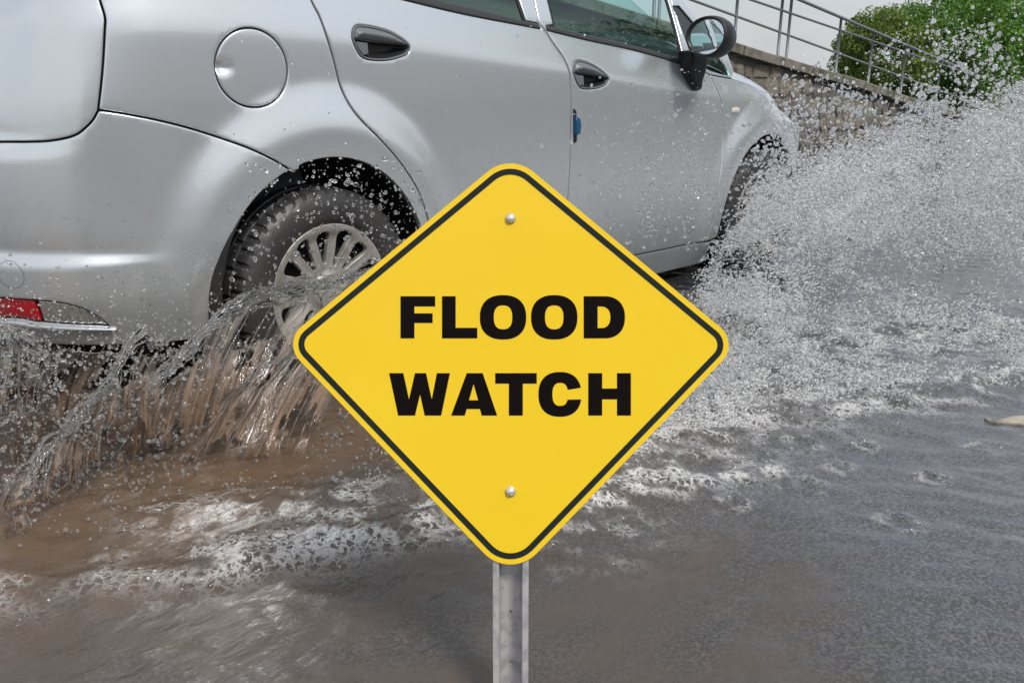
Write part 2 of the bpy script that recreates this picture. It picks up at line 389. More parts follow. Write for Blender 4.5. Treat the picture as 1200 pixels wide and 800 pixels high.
# panels
panel('rear_quarter_panel', np.vstack([G2, arc(0, 107, -12.9, 90)[1:], G3[::-1], [(.1, 1.40), (-.33, 1.40)], G1u]), [fcirc(.1018)])
BUMP = np.vstack([[(S_MIN, .225)], [(-.55, .215)], arc(0, 193.5, 107, 60), G2[::-1], G1l, [(S_MIN, G1l[-1, 1])]])
rb = panel('rear_bumper', BUMP, [FOG])
panel('tailgate', np.vstack([[(S_MIN, G1l[-1, 1])], G1l[::-1], G1u[::-1], [(G1u[0, 0]-.02, 1.3), (S_MIN, 1.3)]]))
rd = panel('door', np.vstack([[(G3[-1, 0], SILL), (G4[-1, 0], SILL)], G4[::-1], [(G4[0, 0], 1.40), (G3[0, 0], 1.40)], G3]), [OPEN_R, HRo]); rd['label'] = 'rear passenger door'
APIL = trace_side([(832, 88), (820, 80.5), (810, 74), (798, 40), (787, 2), (776, -30)])
fd = panel('door', np.vstack([[(G4[-1, 0], SILL), (G5[-1, 0]-.03, SILL)], G5[::-1], APIL, [(APIL[-1, 0]-.25, 1.40), (G4[0, 0], 1.40)], G4]), [OPEN_F, HFo]); fd['label'] = 'front door with a side mirror'
FTOP = trace_side([(858, 92.5), (880, 100), (898, 108.5), (908, 116)], T); FTOP = np.vstack([FTOP, [(2.80, .80)]])
fender = panel('fender', np.vstack([G5, arc(1, 194, 0, 90)[1:], [(2.98, .4), (2.98, zb(2.98)-.02)], FTOP[::-1]]))
QW = trace_side([(787.5, 6), (796, 6), (815, 28), (838, 62), (850, 76), (858, 91), (846, 88.5), (834, 85), (818, 77), (808, 62)])
ap = panel('windshield_pillar', np.vstack([APIL[::-1], trace_side([(858, 92.5), (860, 84), (853, 64), (836, 42), (814, 18), (799, 0), (780, -25)])]), [inset(resample(QW if area2(QW) > 0 else QW[::-1], .006, True), .004)])
panel('quarter_window', QW, mat=GLASS, parent=ap, off=-.008, lip=0, rnd=0)
panel('window_seal', QW, mat=SEAL, parent=ap, off=-.014, lip=0, rnd=0)
panel('sill', [(G3[-1, 0]-.05, .10), (2.12, .10), (2.10, SILL), (G3[-1, 0]-.03, SILL)], off=-.004)
# fuel flap with its finger notch
ff = panel('fuel_flap', fcirc(.0985), gap=.001, depthf=lambda uv, d: -.012*np.exp(-(((uv[:, 0]-FUEL[0]+.086)/.022)**2+((uv[:, 1]-FUEL[1])/.014)**2)), step=.006)
# windows, trims, seals
def strip_poly(b, t): return np.vstack([b, t[::-1]])
for d, op, tb, tt in ((rd, OPEN_R, TRIMB_R, TRIMT_R), (fd, OPEN_F, TRIMB_F, TRIMT_F)):
    panel('belt_trim', strip_poly(tb, tt), mat=TRIM, parent=d, off=.005, step=.006, rnd=.004, gap=.0005)
    q = resample(op, .006, True); q = q if area2(q) > 0 else q[::-1]
    ring_in = inset(q, .013)
    V, Fs = patch(inset(q, .001), lambda uv, o: S(uv, o-.002), .012, [ring_in], .006, .002, None, .006)
    mesh_obj('window_seal', V, Fs, SEAL, d)
    panel('window', inset(q, .011), mat=GLASS, parent=d, off=-.007, lip=0, rnd=0, step=.03)
# door handles: a recessed cup, a grip over it and a thin frame
def handle(d, outl, splitpx, tabpx):
    q = resample(outl, .003, True); q = q if area2(q) > 0 else q[::-1]
    cen = q.mean(0)
    V, Fs = patch(inset(q, .0005), lambda uv, o: S(uv, o), .004, [inset(q, .006)], .01, .003, lambda uv, dd: .003+0*dd, .003)
    mesh_obj('handle_frame', V, Fs, HANDLE, d)
    def cup(uv, dd): return -.030*sstep(0, .022, dd)-.002
    V, Fs = patch(inset(q, .002), lambda uv, o: S(uv, o), .004, [], .004, 0, cup, .003); mesh_obj('handle_cup', V, Fs, BLACK, d)
    sp = trace(splitpx, .004)
    up = np.array([p for p in inset(q, .006) if p[1] > np.interp(p[0], sp[:, 0], sp[:, 1])])
    # rotate the loop so that it starts at the left end of the split
    k = int(np.argmin(np.hypot(*(up-sp[0]).T))); up = np.roll(up, -k, 0)
    if np.hypot(*(up[-1]-sp[-1])) > np.hypot(*(up[0]-sp[-1])): up = up[::-1]
    g = np.vstack([up, sp[1:-1][::-1]])
    V, Fs = patch(g, lambda uv, o: S(uv, o), .004, [], .022, .006, lambda uv, dd: .012*sstep(0, .02, dd)+.004, .003); mesh_obj('handle_grip', V, Fs, HANDLE, d)
    t = trace(tabpx); V, Fs = patch(t, lambda uv, o: S(uv, o-.006), .004, [], .012, .003); mesh_obj('handle_tab', V, Fs, HANDLE, d)
c2 = lambda P, k, o: (np.array(P, float)/k+np.array(o)).tolist()
handle(rd, HRo, c2([(185, 345), (300, 362), (440, 385), (640, 405), (900, 430), (1068, 452)], 13.333, (400, 20)), c2([(230, 375), (435, 400), (450, 590), (360, 600), (290, 500)], 13.333, (400, 20)))
handle(fd, HFo, c2([(200, 152), (250, 162), (300, 170), (380, 182), (452, 196)], 6.154, (640, 60)), c2([(212, 165), (280, 178), (285, 255), (245, 245)], 6.154, (640, 60)))
# rear reflector and lamp low in the bumper
fogq = inset(resample(FOG if area2(FOG) > 0 else FOG[::-1], .005, True), .004)
V, Fs = patch(inset(fogq, -.003), lambda uv, o: S(uv, o-.022), .012, [], 0, 0); lamp = mesh_obj('rear_lamp', V, Fs, BLACK, rb)
sxr = trace([(42, 365)])[0, 0]; sxr2 = trace([(45.5, 365)])[0, 0]
def clip_x(P, x, left):
    o = []
    for i in range(len(P)):
        p, n = P[i], P[(i+1) % len(P)]; ip = (p[0] <= x) == left; inn = (n[0] <= x) == left
        if ip: o.append(p)
        if ip != inn: o.append(p+(n-p)*((x-p[0])/(n[0]-p[0])))
    return np.array(o)
V, Fs = patch(clip_x(fogq, sxr, True), lambda uv, o: S(uv, o-.006), .006, [], .012, .003); mesh_obj('red_lens', V, Fs, REDLENS, rb)
def ribs(uv, d):
    w = sstep(sxr2, sxr2+.02, uv[:, 0]); return .0035*np.abs(np.sin((uv[:, 0]-sxr2)*math.pi/.022))*w-.002*np.abs(np.sin(uv[:, 1]*math.pi/.005))*sstep(sxr2+.11, sxr2+.14, uv[:, 0])
V, Fs = patch(clip_x(fogq, sxr2, False), lambda uv, o: S(uv, o-.009), .0032, [], .012, .003, ribs); mesh_obj('clear_lens', V, Fs, CLEARLENS, rb)
lipu = np.vstack([trace([(-80, 368), (0, 376), (45, 381), (90, 383.5), (137, 384.5)], T), trace([(137, 387), (90, 388), (45, 386), (0, 382), (-80, 374)], T)])
V, Fs = patch(lipu, lambda uv, o: S(uv, o+.009), .006, [], .012, .005); mesh_obj('bumper_lip', V, Fs, PAINT, rb)
ring = np.stack([TOWc[0]+np.cos(fa)*.040, TOWc[1]+np.sin(fa)*.0360], -1); ring2 = np.stack([TOWc[0]+np.cos(fa)*.0392, TOWc[1]+np.sin(fa)*.0352], -1)
V, Fs = patch(ring, lambda uv, o: S(uv, o+.0006), .004, [ring2], 0, 0); mesh_obj('tow_cover_seam', V, Fs, SEAL, rb)
# side repeater and the blue edge guard on the front door
ix = trace([(862, 130)])[0]
V, Fs = patch(np.stack([ix[0]+np.sign(np.cos(fa))*np.abs(np.cos(fa))**.6*.034, ix[1]+np.sign(np.sin(fa))*np.abs(np.sin(fa))**.6*.016], -1), lambda uv, o: S(uv, o), .004, [], .006, .004, lambda uv, d: .006*sstep(0, .012, d)+.002); mesh_obj('side_repeater', V, Fs, pbr('repeater lens', (.62, .58, .52), .2, coat=1.), fender)
gk = trace([(671.5, 127), (675, 130), (675.5, 166), (672, 168)])
V, Fs = patch(gk, lambda uv, o: S(uv, o), .004, [], .012, .003, lambda uv, d: .004+0*d); eg = mesh_obj('edge_guard', V, Fs, BLACK, fd)
gb = trace([(672, 137), (676.5, 138), (678, 147), (676.5, 157), (672, 158)])
V, Fs = patch(gb, lambda uv, o: S(uv, o), .003, [], .02, .004, lambda uv, d: .014+.004*sstep(0, .006, d)); mesh_obj('edge_guard_pad', V, Fs, BLUE, fd)

# hidden far side, hood, roof, glass: one shell so that the car is closed
mir = lambda V: V*np.array([1, -1, 1])
sh = MB()
OUT = np.vstack([[(S_MIN, .255), (-.60, .255)], arc(0, 187.5, -12.9, 60), [(2.14, SILL)], arc(1, 194, 0, 60), [(2.98, .35), (S_MAX, .3), (S_MAX, .62), (2.98, zb(2.98)-.02)], FTOP[::-1], [(1.9, 1.02)], [(1.35, 1.40), (-.33, 1.40), (-.55, 1.02), (S_MIN, 1.02)]])
V, Fs = patch(OUT, lambda uv, o: S(uv, o), .03, [OPEN_R, OPEN_F], 0, 0, None, .015); sh.add(mir(V), [f[::-1] for f in Fs])
V, Fs = patch([(2.985, .3), (S_MAX, .3), (S_MAX, .62), (2.985, zb(2.98)-.02)], lambda uv, o: S(uv, o), .03, [], 0, 0, None, .015); sh.add(V, Fs)
def ruled(A, crown, n=24, e=4):
    """surface from the right-hand curve A across to its mirror image, with a crown"""
    A = np.asarray(A); t = np.linspace(-1, 1, n); V = np.zeros((len(A), n, 3))
    V[:, :, 0] = A[:, 0:1]; V[:, :, 1] = -A[:, 1:2]*t[None]; V[:, :, 2] = A[:, 2:3]
    V = V+(1-np.abs(t)**e)[None, :, None]*np.asarray(crown)
    return V.reshape(-1, 3), grid_faces(len(A), n)
fe = S(np.vstack([[(1.86, .995), (2.0, .975), (2.1, .95)], FTOP, [(2.98, zb(2.98)-.02)]]), -.004); fe = resample(fe, .04)
hood = ruled(fe, np.array([-.0, 0, .125]), 60, 5)
mesh_obj('hood', *hood, PAINT, car)
top = S(np.stack([np.linspace(-.33, 1.35, 24), np.full(24, 1.40)], -1)); sh.add(*ruled(top, np.array([0, 0, .075]), 20, 2.5))
sh.obj('body_shell', PAINT, car)
gl = MB()
aline = S(np.stack([np.linspace(1.2, 1.84, 12), np.linspace(1.40, 1.02, 12)], -1)); gl.add(*ruled(aline, np.array([.03, 0, .01]), 16, 2))
ws = gl.obj('windshield', GLASS, car); gl = MB()
rl = S(np.stack([np.linspace(-.52, -.33, 10), np.linspace(1.06, 1.40, 10)], -1)); gl.add(*ruled(rl, np.array([-.06, 0, .03]), 16, 2)); gl.obj('rear_window', GLASS, car)
# dark inner skin behind the gaps, wheel housings and floor
hole_r, hole_f = arc(0, 0, 360, 60, .03)[:-1], arc(1, 0, 360, 60, .03)[:-1]
V, Fs = patch([(S_MIN+.01, .26), (2.97, .26), (2.97, .8), (2.3, .9), (1.95, .93), (1.0, 1.02), (.3, 1.06), (-.5, 1.2), (S_MIN+.01, 1.2)], lambda uv, o: S(uv, o-.034), .03, [hole_r, hole_f], 0, 0, None, .02)
inn = MB().add(V, Fs); inn.add(mir(V), [f[::-1] for f in Fs])
inn.box((-.55, -.70, .22), (3.1, .70, .26)); inn.box((-.45, -.60, .10), (2.9, .60, .215)); inn.box((1.98, -.7, .26), (2.0, .7, .95)); inn.box((-.2, -.62, .262), (-.18, .62, .9))
inn.obj('underbody', DARK, car)
for k in (0, 1):
    cx, cz, rr, st = ARCHES[k]
    for sgn in (-1, 1):
        wl = MB()
        a = np.radians(np.linspace(-25, 205, 40)); A = []
        for y, g in ((.812, .003), (.79, .022), (.55, .03)):
            A.append(np.stack([cx+np.cos(a)*(rr+g), np.full(40, sgn*y), cz+np.sin(a)*(rr+g)*st], -1))
        A.append(np.stack([cx+np.cos(a)*.01, np.full(40, sgn*.55), cz+np.sin(a)*.01], -1))
        wl.add(np.vstack(A), grid_faces(4, 40)); wl.obj('wheel_housing', DARK, car)
# cabin
cb = MB()
for y in (-.36, .36):
    for X, zt in ((.95, 1.12), (.12, 1.08)):
        M = np.eye(4); M[:3, 3] = (X, y, .28)
        st = MB(); 
        prof = np.array([(-.22, 0), (.30, 0), (.32, .16), (-.02, .20), (-.16, .62), (-.20, .82), (-.29, .82), (-.30, .6)])
        n = len(prof); ys = np.array([-.25, -.22, .22, .25]); sc = np.array([.93, 1, 1, .93])
        c0 = prof.mean(0); VV = []
        for yy, k in zip(ys, sc):
            pp = c0+(prof-c0)*k; VV.append(np.stack([pp[:, 0]+X, np.full(n, yy+y), pp[:, 1]+.26], -1))
        Fq = grid_faces(4, n, True)+[tuple(range(n))[::-1], tuple(3*n+i for i in range(n))]
        mesh_obj('seat', np.vstack(VV), Fq, CLOTH, car, False)
dm = MB().box((1.55, -.68, .62), (1.97, .68, .90)); dm.obj('dashboard', CLOTH, car)

# wheels
def wheel(cx, y, cz, sgn, rot=0.):
    w = bpy.data.objects.new('wheel', None); COL.objects.link(w); w.parent = car; w['base_pt'] = car['base_pt']
    n = 288
    prof = [(.190, .060), (.200, .004), (.222, -.006), (.250, -.010), (.274, -.006), (.288, .003), (.2975, .010), (.3005, .016), (.303, .026), (.305, .050), (.300, .052), (.300, .060), (.305, .062), (.306, .09), (.300, .092), (.300, .1), (.306, .102), (.305, .14), (.294, .168), (.25, .19), (.2, .175)]
    a = np.linspace(0, 2*math.pi, n, endpoint=False); V = np.zeros((len(prof), n, 3))
    for i, (r, d) in enumerate(prof):
        r = np.full(n, r)
        if 6 <= i <= 9: r = r-.006*((np.arange(n) % 6) < 2)
        if i in (12, 13): r = r-.006*(((np.arange(n)+3) % 12) < 2)
        V[i, :, 0] = cx+np.cos(a)*r; V[i, :, 1] = y-sgn*d; V[i, :, 2] = cz+np.sin(a)*r
    # sgn = -1: the outer face looks to -Y and the tyre runs inwards to +Y
    Fq = grid_faces(len(prof), n, True)
    if sgn < 0: Fq = [f[::-1] for f in Fq]
    ty = mesh_obj('tyre', V.reshape(-1, 3), Fq, RUBBER, w); ty.data.polygons.foreach_set('use_smooth', np.repeat(np.arange(len(prof)-1) < 5, n))
    if sgn > 0: return
    # wheel cover: a dished disc with slots between the spokes
    ns = 14; holes = []
    for k in range(ns):
        t0 = (k+.5)*2*math.pi/ns+rot; hw = math.pi/ns
        e = .006*(k % 2); pl = [(.078+e, .26*hw), (.115, .44*hw), (.15, .58*hw), (.172-e, .60*hw), (.182-e, .40*hw), (.185-e, 0)]
        side = [(r, t0+t) for r, t in pl]+[(r, t0-t) for r, t in pl[::-1][1:]]
        h = np.array([(r*math.cos(t), r*math.sin(t)) for r, t in side]); holes.append(catmull(np.vstack([h, h[:1]]), .004)[:-1])
    o = np.stack([np.cos(fa), np.sin(fa)], -1)*.203
    def mp(uv, off):
        r = np.hypot(uv[:, 0], uv[:, 1]); ang = np.arctan2(uv[:, 1], uv[:, 0])
        d = .004+.016*sstep(.198, .150, r)+.010*sstep(.15, .07, r)-.012*sstep(.062, .045, r)+.003*np.cos((ang-rot)*ns)*sstep(.19, .16, r)*sstep(.06, .09, r)
        return np.stack([cx+uv[:, 0], y-off-.002+d*.9, cz+uv[:, 1]], -1)
    V, Fs = patch(o, mp, .007, holes, .014, .004, None, .005); mesh_obj('wheel_cover', V, Fs, COVER, w)
    d = MB(); A = np.linspace(0, 2*math.pi, 48, endpoint=False)
    VV = np.vstack([np.stack([cx+np.cos(A)*r, np.full(48, y+dy), cz+np.sin(A)*r], -1) for r, dy in ((.198, .05), (.15, .06), (.11, .06), (.10, .04), (.001, .04))]); d.add(VV, grid_faces(5, 48, True)); d.obj('brake_drum', DARK, w)
wheel(0, -.815, .300, -1, .1); wheel(2.51, -.815, .300, -1, .3); wheel(0, .815, .300, 1); wheel(2.51, .815, .300, 1)

# side mirror
mc = on_plane([(827, 43)], 1, -.985)[0]
fn = np.array([-.985, -.10, .06]); fn /= np.linalg.norm(fn); ex = np.cross([0, 0, 1], fn); ex /= np.linalg.norm(ex); ez = np.cross(fn, ex)
A = np.linspace(0, 2*math.pi, 48, endpoint=False)
egg = np.stack([np.cos(A)*(1+.06*np.sin(A)), np.sin(A)*(1+.05*np.cos(A))], -1)
def mring(k, d, sx=0): return mc+ex*(egg[:, 0:1]*.084*k+sx)+ez*egg[:, 1:2]*.074*k-fn*d
rings = [(.86, .012), (.9, -.002), (.97, -.006), (1.02, 0), (1.07, .02), (1.09, .045), (1.04, .08), (.9, .115), (.66, .142), (.34, .157), (.01, .160)]
V = np.vstack([mring(k, d) for k, d in rings]); mir_o = mesh_obj('side_mirror', V, [f for f in grid_faces(len(rings), 48, True)], BLACK, car)
V = np.vstack([mring(k, d) for k, d in ((.87, .009), (.6, .0075), (.3, .0068), (.01, .0065))]); mesh_obj('mirror_glass', V, grid_faces(4, 48, True), MIRROR, mir_o)
foot = c2([(190, 400), (350, 400), (352, 520), (348, 600), (336, 690), (310, 712), (270, 698), (225, 625), (195, 545)], 6.667, (780, 0))
foot = np.array(foot); foot[:, 0] = foot[:, 0].mean()+(foot[:, 0]-foot[:, 0].mean())*.82; f2 = on_plane(foot, 1, -.885); c0 = f2.mean(0); uv0 = np.stack([f2[:, 0], f2[:, 2]], -1)
V, Fs = patch(catmull(np.vstack([uv0, uv0[:1]]), .006)[:-1], lambda uv, o: np.stack([uv[:, 0], -.885-o*1.0+.02*sstep(1.0, .9, uv[:, 1]), uv[:, 1]], -1),   .008, [], .05, .016, None, .006); mesh_obj('mirror_foot', V, Fs, BLACK, mir_o)

# ------------------------------------------------------------------ sign
SH = np.array([math.sin(YAW), math.cos(YAW), 0]); LEAN = R(8)
SN = -SH*math.cos(LEAN)+np.array([0, 0, math.sin(LEAN)]); SO = CAM+ray(598., 426.)*(1.2/np.dot(ray(598., 426.), SH))
def sp(px, off=0.):
    px = np.asarray(px, float); d = ray(px[..., 0], px[..., 1]); t = ((SO-CAM)@SN)/(d@SN)
    return CAM+d*t[..., None]+SN*np.asarray(off)[..., None]
def kite(ins, n=14):
    K = np.array([(598, 179), (331, 401), (598, 680), (866.5, 402)], float); rad = [42, 27, 43, 27]; o = []
    for i in range(4):
        p, a, b = K[i], K[i-1], K[(i+1) % 4]; u = (a-p)/np.linalg.norm(a-p); v = (b-p)/np.linalg.norm(b-p)
        h = math.acos(np.clip(u@v, -1, 1))/2; m = (u+v)/np.linalg.norm(u+v); c = p+m*rad[i]/math.sin(h); r = rad[i]-ins
        a0 = math.atan2(*(u*rad[i]/math.tan(h)+p-c)[::-1]); a1 = math.atan2(*(v*rad[i]/math.tan(h)+p-c)[::-1]); d = (a1-a0+math.pi) % (2*math.pi)-math.pi
        o += [c+r*np.array([math.cos(a0+d*t), math.sin(a0+d*t)]) for t in np.linspace(0, 1, n)]
    return np.array(o)
pbase = sp(np.array([598., 426.])); pdir = sp(np.array([598., 640.]))-sp(np.array([598., 230.])); pdir /= np.linalg.norm(pdir)
foot_pt = pbase+pdir*((pbase[2]-0.0)/-pdir[2])
sign = thing('traffic_sign', tuple(foot_pt), 'yellow diamond flood watch sign with a black border on a steel channel post', 'sign')
smap = lambda d: (lambda uv, o: sp(uv*[1, -1], o+d))
flip = lambda P: np.asarray(P, float)*[1, -1]
def signpart(name, outline, holes, off, mat, lip, step=14., rnd=0):
    V, Fs = patch(flip(outline), lambda uv, o: sp(uv*[1, -1], off+o*0), step, [flip(h) for h in holes], 0, 0, None, step*.5, True)
    if lip:
        n = len(V); cnt = {(f[i], f[(i+1) % 3]) for f in Fs for i in range(3)}
        V2 = V-SN*lip; be = [e for e in cnt if (e[1], e[0]) not in cnt]
        Fs = [list(f) for f in Fs]; Fs += [[f[2]+n, f[1]+n, f[0]+n] for f in Fs[:]]+[[e[1], e[0], e[0]+n, e[1]+n] for e in be]; V = np.vstack([V, V2])
    return mesh_obj(name, V, Fs, mat, sign, False)
signpart('sign_plate', kite(0), [], 0., YELLOW, .0022, 10.)
signpart('sign_back', kite(.4), [], -.0024, SILVER, .0006, 10.)
signpart('border', kite(6.2), [kite(13.2)], .0003, INKB, .0002, 10.)
def sell(x0, x1, y0, y1, n=2.6, k=48, a0=0, a1=360):
    a = np.radians(np.linspace(a0, a1, k, endpoint=(a1-a0) < 360)); c, s_ = np.cos(a), np.sin(a)
    return np.stack([(x0+x1)/2+(x1-x0)/2*np.sign(c)*np.abs(c)**(2/n), (y0+y1)/2+(y1-y0)/2*np.sign(s_)*np.abs(s_)**(2/n)], -1)
zz = lambda P: np.array(P, float)/3+np.array([400, 267])
LET = [
 (zz([(208, 240), (330, 240), (330, 276), (257, 276), (257, 300), (321, 300), (321, 334), (257, 334), (257, 388), (208, 388)]), []),
 (zz([(354, 240), (402, 240), (402, 351), (478, 351), (478, 388), (354, 388)]), []),
 (zz(sell(487, 650, 236, 392, 2.35)), [zz(sell(536, 601, 272, 356, 2.5))]),
 (zz(sell(667, 830, 236, 392, 2.35)), [zz(sell(716, 781, 272, 356, 2.5))]),
 (zz(np.vstack([[(852, 388), (852, 240), (915, 240)], sell(850, 997, 240, 388, 2.3, 40, -85, 85)])), [zz(np.vstack([[(901, 352), (901, 276), (915, 276)], sell(880, 946, 276, 352, 2.3, 30, -80, 80)]))]),
 (zz([(168, 510), (218, 510), (238, 602), (259, 510), (298, 510), (318, 602), (336, 510), (382, 510), (351, 659), (293, 659), (277, 585), (259, 659), (200, 659)]), []),
 (zz([(386, 659), (441, 510), (497, 510), (548, 659), (494, 659), (487, 636), (441, 636), (434, 659)]), [zz([(449, 605), (481, 605), (465, 549)])]),
 (zz([(541, 510), (687, 510), (687, 547), (638, 547), (638, 659), (589, 659), (589, 547), (541, 547)]), []),
 (None, []),
 (zz([(868, 510), (917, 510), (917, 564), (969, 564), (969, 510), (1018, 510), (1018, 659), (969, 659), (969, 602), (917, 602), (917, 659), (868, 659)]), [])]
up_o = sell(693, 844, 506, 663, 2.35, 70, 10, 346); up_i = sell(742, 797, 544, 625, 2.5, 50, 22, 342)
LET[8] = (zz(np.vstack([up_o, up_i[::-1]])), [])
for k, (p, h) in enumerate(LET):
    signpart('letter', p, h, .0003, INK, .0002, 9.)
def disc(c, r, n=28): 
    a = np.linspace(0, 2*math.pi, n, endpoint=False); return np.stack([c[0]+np.cos(a)*r, c[1]+np.sin(a)*r], -1)
for c in ((598.3, 256.), (598.3, 575.5)):
    mb = MB(); V = []
    for r, d in ((6.2, .0003), (6.2, .0014), (5.0, .0016), (4.9, .0022), (4.4, .0042), (3.0, .0056), (1.2, .0062), (.05, .0063)): V.append(sp(disc(c, r, 24), np.full(24, d)))
    mb.add(np.vstack(V), [f[::-1] for f in grid_faces(8, 24, True)]); mb.obj('bolt', BOLT, sign)
# U-channel post: two front flanges, two side walls, a web with punched holes
pw = np.linalg.norm(sp(np.array([599., 500.]))-sp(np.array([598., 500.])))
pe = sp(np.array([620., 600.]))-sp(np.array([577., 600.])); pe -= pdir*(pe@pdir); pe /= np.linalg.norm(pe)
top_pt = sp(np.array([598.5, 232.])); Lp = np.linalg.norm(foot_pt-top_pt)+.25
HW, FL, DP, TH = 21.5*pw, 7.2*pw, 25*pw, 3.0*pw
def pm(u, v, d): return top_pt+pe*np.asarray(u)[..., None]+pdir*np.asarray(v)[..., None]+SN*(np.asarray(d)-.0034)[..., None]
prof = [(-HW, 0), (-HW+FL, 0), (-HW+FL+2.2*pw, -DP), (HW-FL-2.2*pw, -DP), (HW-FL, 0), (HW, 0), (HW, -TH), (HW-FL+TH*.9, -TH), (HW-FL-2.2*pw+TH*.9, -DP-TH), (-HW+FL+2.2*pw-TH*.9, -DP-TH), (-HW+FL-TH*.9, -TH), (-HW, -TH)]
pr = np.array(prof)
def bar(idx, name):
    q = pr[idx]; V = np.vstack([pm(q[:, 0], np.full(len(q), v), q[:, 1]) for v in np.linspace(0, Lp, 12)]); n = len(q)
    return V, grid_faces(12, n, True)+[tuple(range(n)), tuple(11*n+n-1-i for i in range(n))]
post = MB(); V, Fs = bar([0, 1, 2, 9, 10, 11], ''); post.add(V, Fs); V, Fs = bar([3, 4, 5, 6, 7, 8], ''); post.add(V, Fs)
hs = []; vh = np.linalg.norm(sp(np.array([598.3, 728.]))-top_pt); dv = np.linalg.norm(sp(np.array([598.3, 788.]))-sp(np.array([598.3, 728.])))
for k in range(-8, 14):
    v = vh+k*dv
    if .02 < v < Lp-.03: hs.append(np.stack([np.cos(fa[::6])*3.4*pw, v+np.sin(fa[::6])*3.4*pw], -1))
V, Fs = patch([(pr[2, 0], 0), (pr[3, 0], 0), (pr[3, 0], Lp), (pr[2, 0], Lp)], lambda uv, o: pm(uv[:, 0], uv[:, 1], np.full(len(uv), -DP)+o), .012, hs, TH, 0, None, .006)
post.add(V, [f[::-1] for f in Fs]); po = post.obj('post', SILVER, sign, False)

# ------------------------------------------------------------------ wall, fence
WY = 2.9
wt = on_plane([(853, 47), (1007, 95)], 1, WY); wdir = (wt[1]-wt[0])/np.linalg.norm(wt[1]-wt[0]); slope = wdir[2]/wdir[0]
def wz(x): return wt[0, 2]+slope*(x-wt[0, 0])
WX0, WX1 = wt[0, 0]-6, wt[1, 0]+6
STONES = [pbr('wall stone a', (.20, .18, .155), .85, bump=(14, .6, .02), var=(7, (.11, .10, .09), .4, .7)), pbr('wall stone b', (.27, .235, .19), .85, bump=(12, .6, .02), var=(9, (.15, .13, .11), .4, .7)), pbr('wall stone c', (.15, .145, .14), .88, bump=(16, .6, .02), var=(6, (.22, .20, .17), .4, .7))]
MORTAR = pbr('mortar', (.17, .158, .14), .95, bump=(30, .6, .01))
COPE = pbr('coping stone', (.25, .23, .20), .88, bump=(22, .5, .01), var=(5, (.10, .11, .07), .4, .65))
STEEL = pbr('painted rail', (.19, .21, .225), .45, metal=.3, var=(20, (.17, .18, .19), .45, .7))
wall = thing('stone_wall', (WX0, WY, 0), 'rough grey rubble stone wall with a mossy coping below the railing', 'wall')
xs = np.linspace(WX0, WX1, 30); m = MB()
V = np.vstack([np.stack([xs, np.full(30, y), z], -1) for y, z in ((WY+.06, np.full(30, -.2)), (WY+.06, wz(xs)-.12), (WY+.5, wz(xs)-.12), (WY+.5, np.full(30, -.2)))]); m.add(V, [f[::-1] for f in grid_faces(4, 30)]); m.obj('wall_core', MORTAR, wall, False)
for k, x in enumerate(np.arange(WX0, WX1, .9)):
    x2 = x+.886; m = MB(); j = random.uniform(-.012, .012); y0 = WY-.05+random.uniform(-.015, .015)
    V = np.array([(a, b, wz(a)+c) for a in (x, x+.02, x2-.02, x2) for b, c in ((y0, -.115+j), (y0-.01, -.02+j), (y0+.03, .0+j), (WY+.52, .0+j), (WY+.52, -.115+j))])
    m.add(V, [f for f in grid_faces(4, 5, True)]+[(4, 3, 2, 1, 0), (15, 16, 17, 18, 19)]); m.obj('coping_stone', COPE, wall, False)
# rubble: eight stone shapes shared by all the stones
def stone_mesh(k):
    n = random.choice((5, 6, 7)); a = np.sort(np.linspace(0, 2*math.pi, n, endpoint=False)+rng.uniform(-.3, .3, n)); r = rng.uniform(.82, 1.12, n)
    c = np.stack([np.cos(a)*r, np.sin(a)*r], -1); c = np.sign(c)*np.abs(c)**.7
    V = []; 
    for s_, d in ((1, .05), (1, -.02), (.86, -.065), (.5, -.08)): V.append(np.stack([c[:, 0]*s_*.5, d+rng.uniform(-.012, .012, n), c[:, 1]*s_*.5], -1))
    V = np.vstack(V+[np.array([[0, -.078, 0]])]); Fq = [f for f in grid_faces(4, n, True)]+[(3*n+i, 3*n+(i+1) % n, 4*n) for i in range(n)]
    me = bpy.data.meshes.new('stone'); me.from_pydata(V.tolist(), [], [f[::-1] for f in Fq] if k < 0 else Fq); me.materials.append(STONES[k % 3]); me.update(); return me
SM = [stone_mesh(k) for k in range(9)]
z = .05
row = 0; nst = 0
while z < 1.9:
    hgt = random.uniform(.15, .27); x = wt[0, 0]-2.2+random.uniform(0, .3)
    while x < wt[1, 0]+2.2:
        w = random.uniform(.15, .42)
        if z+hgt*.8 < wz(x+w/2)-.10 and nst < 300:
            o = bpy.data.objects.new('stone', SM[random.randrange(9)]); COL.objects.link(o); o.parent = wall
            o.location = (x+w/2-WX0, .058, z+hgt/2+random.uniform(-.035, .035)); o.scale = (w*1.04, random.uniform(.2, .5), hgt*1.12); o.rotation_euler = (0, random.uniform(-.28, .28), 0); nst += 1
        x += w+.012
    z += hgt+.01
fence = thing('railing', (WX0, WY+.25, 0), 'grey steel railing with three bars running along the top of the stone wall', 'railing')
FY = WY+.25
def rail(p, q, r):
    a = on_plane([p, q], 1, FY); d = (a[1]-a[0]); t0 = (WX0-a[0, 0])/d[0]; t1 = (WX1-a[0, 0])/d[0]
    m = MB(); m.tube([a[0]+d*t for t in np.linspace(t0, t1, 12)], r, 10); m.obj('bar', STEEL, fence)
    return lambda x: a[0, 2]+d[2]/d[0]*(x-a[0, 0])
top_f = rail((937, 0), (1083, 62), .021); rail((880, 0), (1033, 52), .015); rail((810, 0), (980, 62), .015)
pxs = [862, 914.5, 925, 985, 1025]
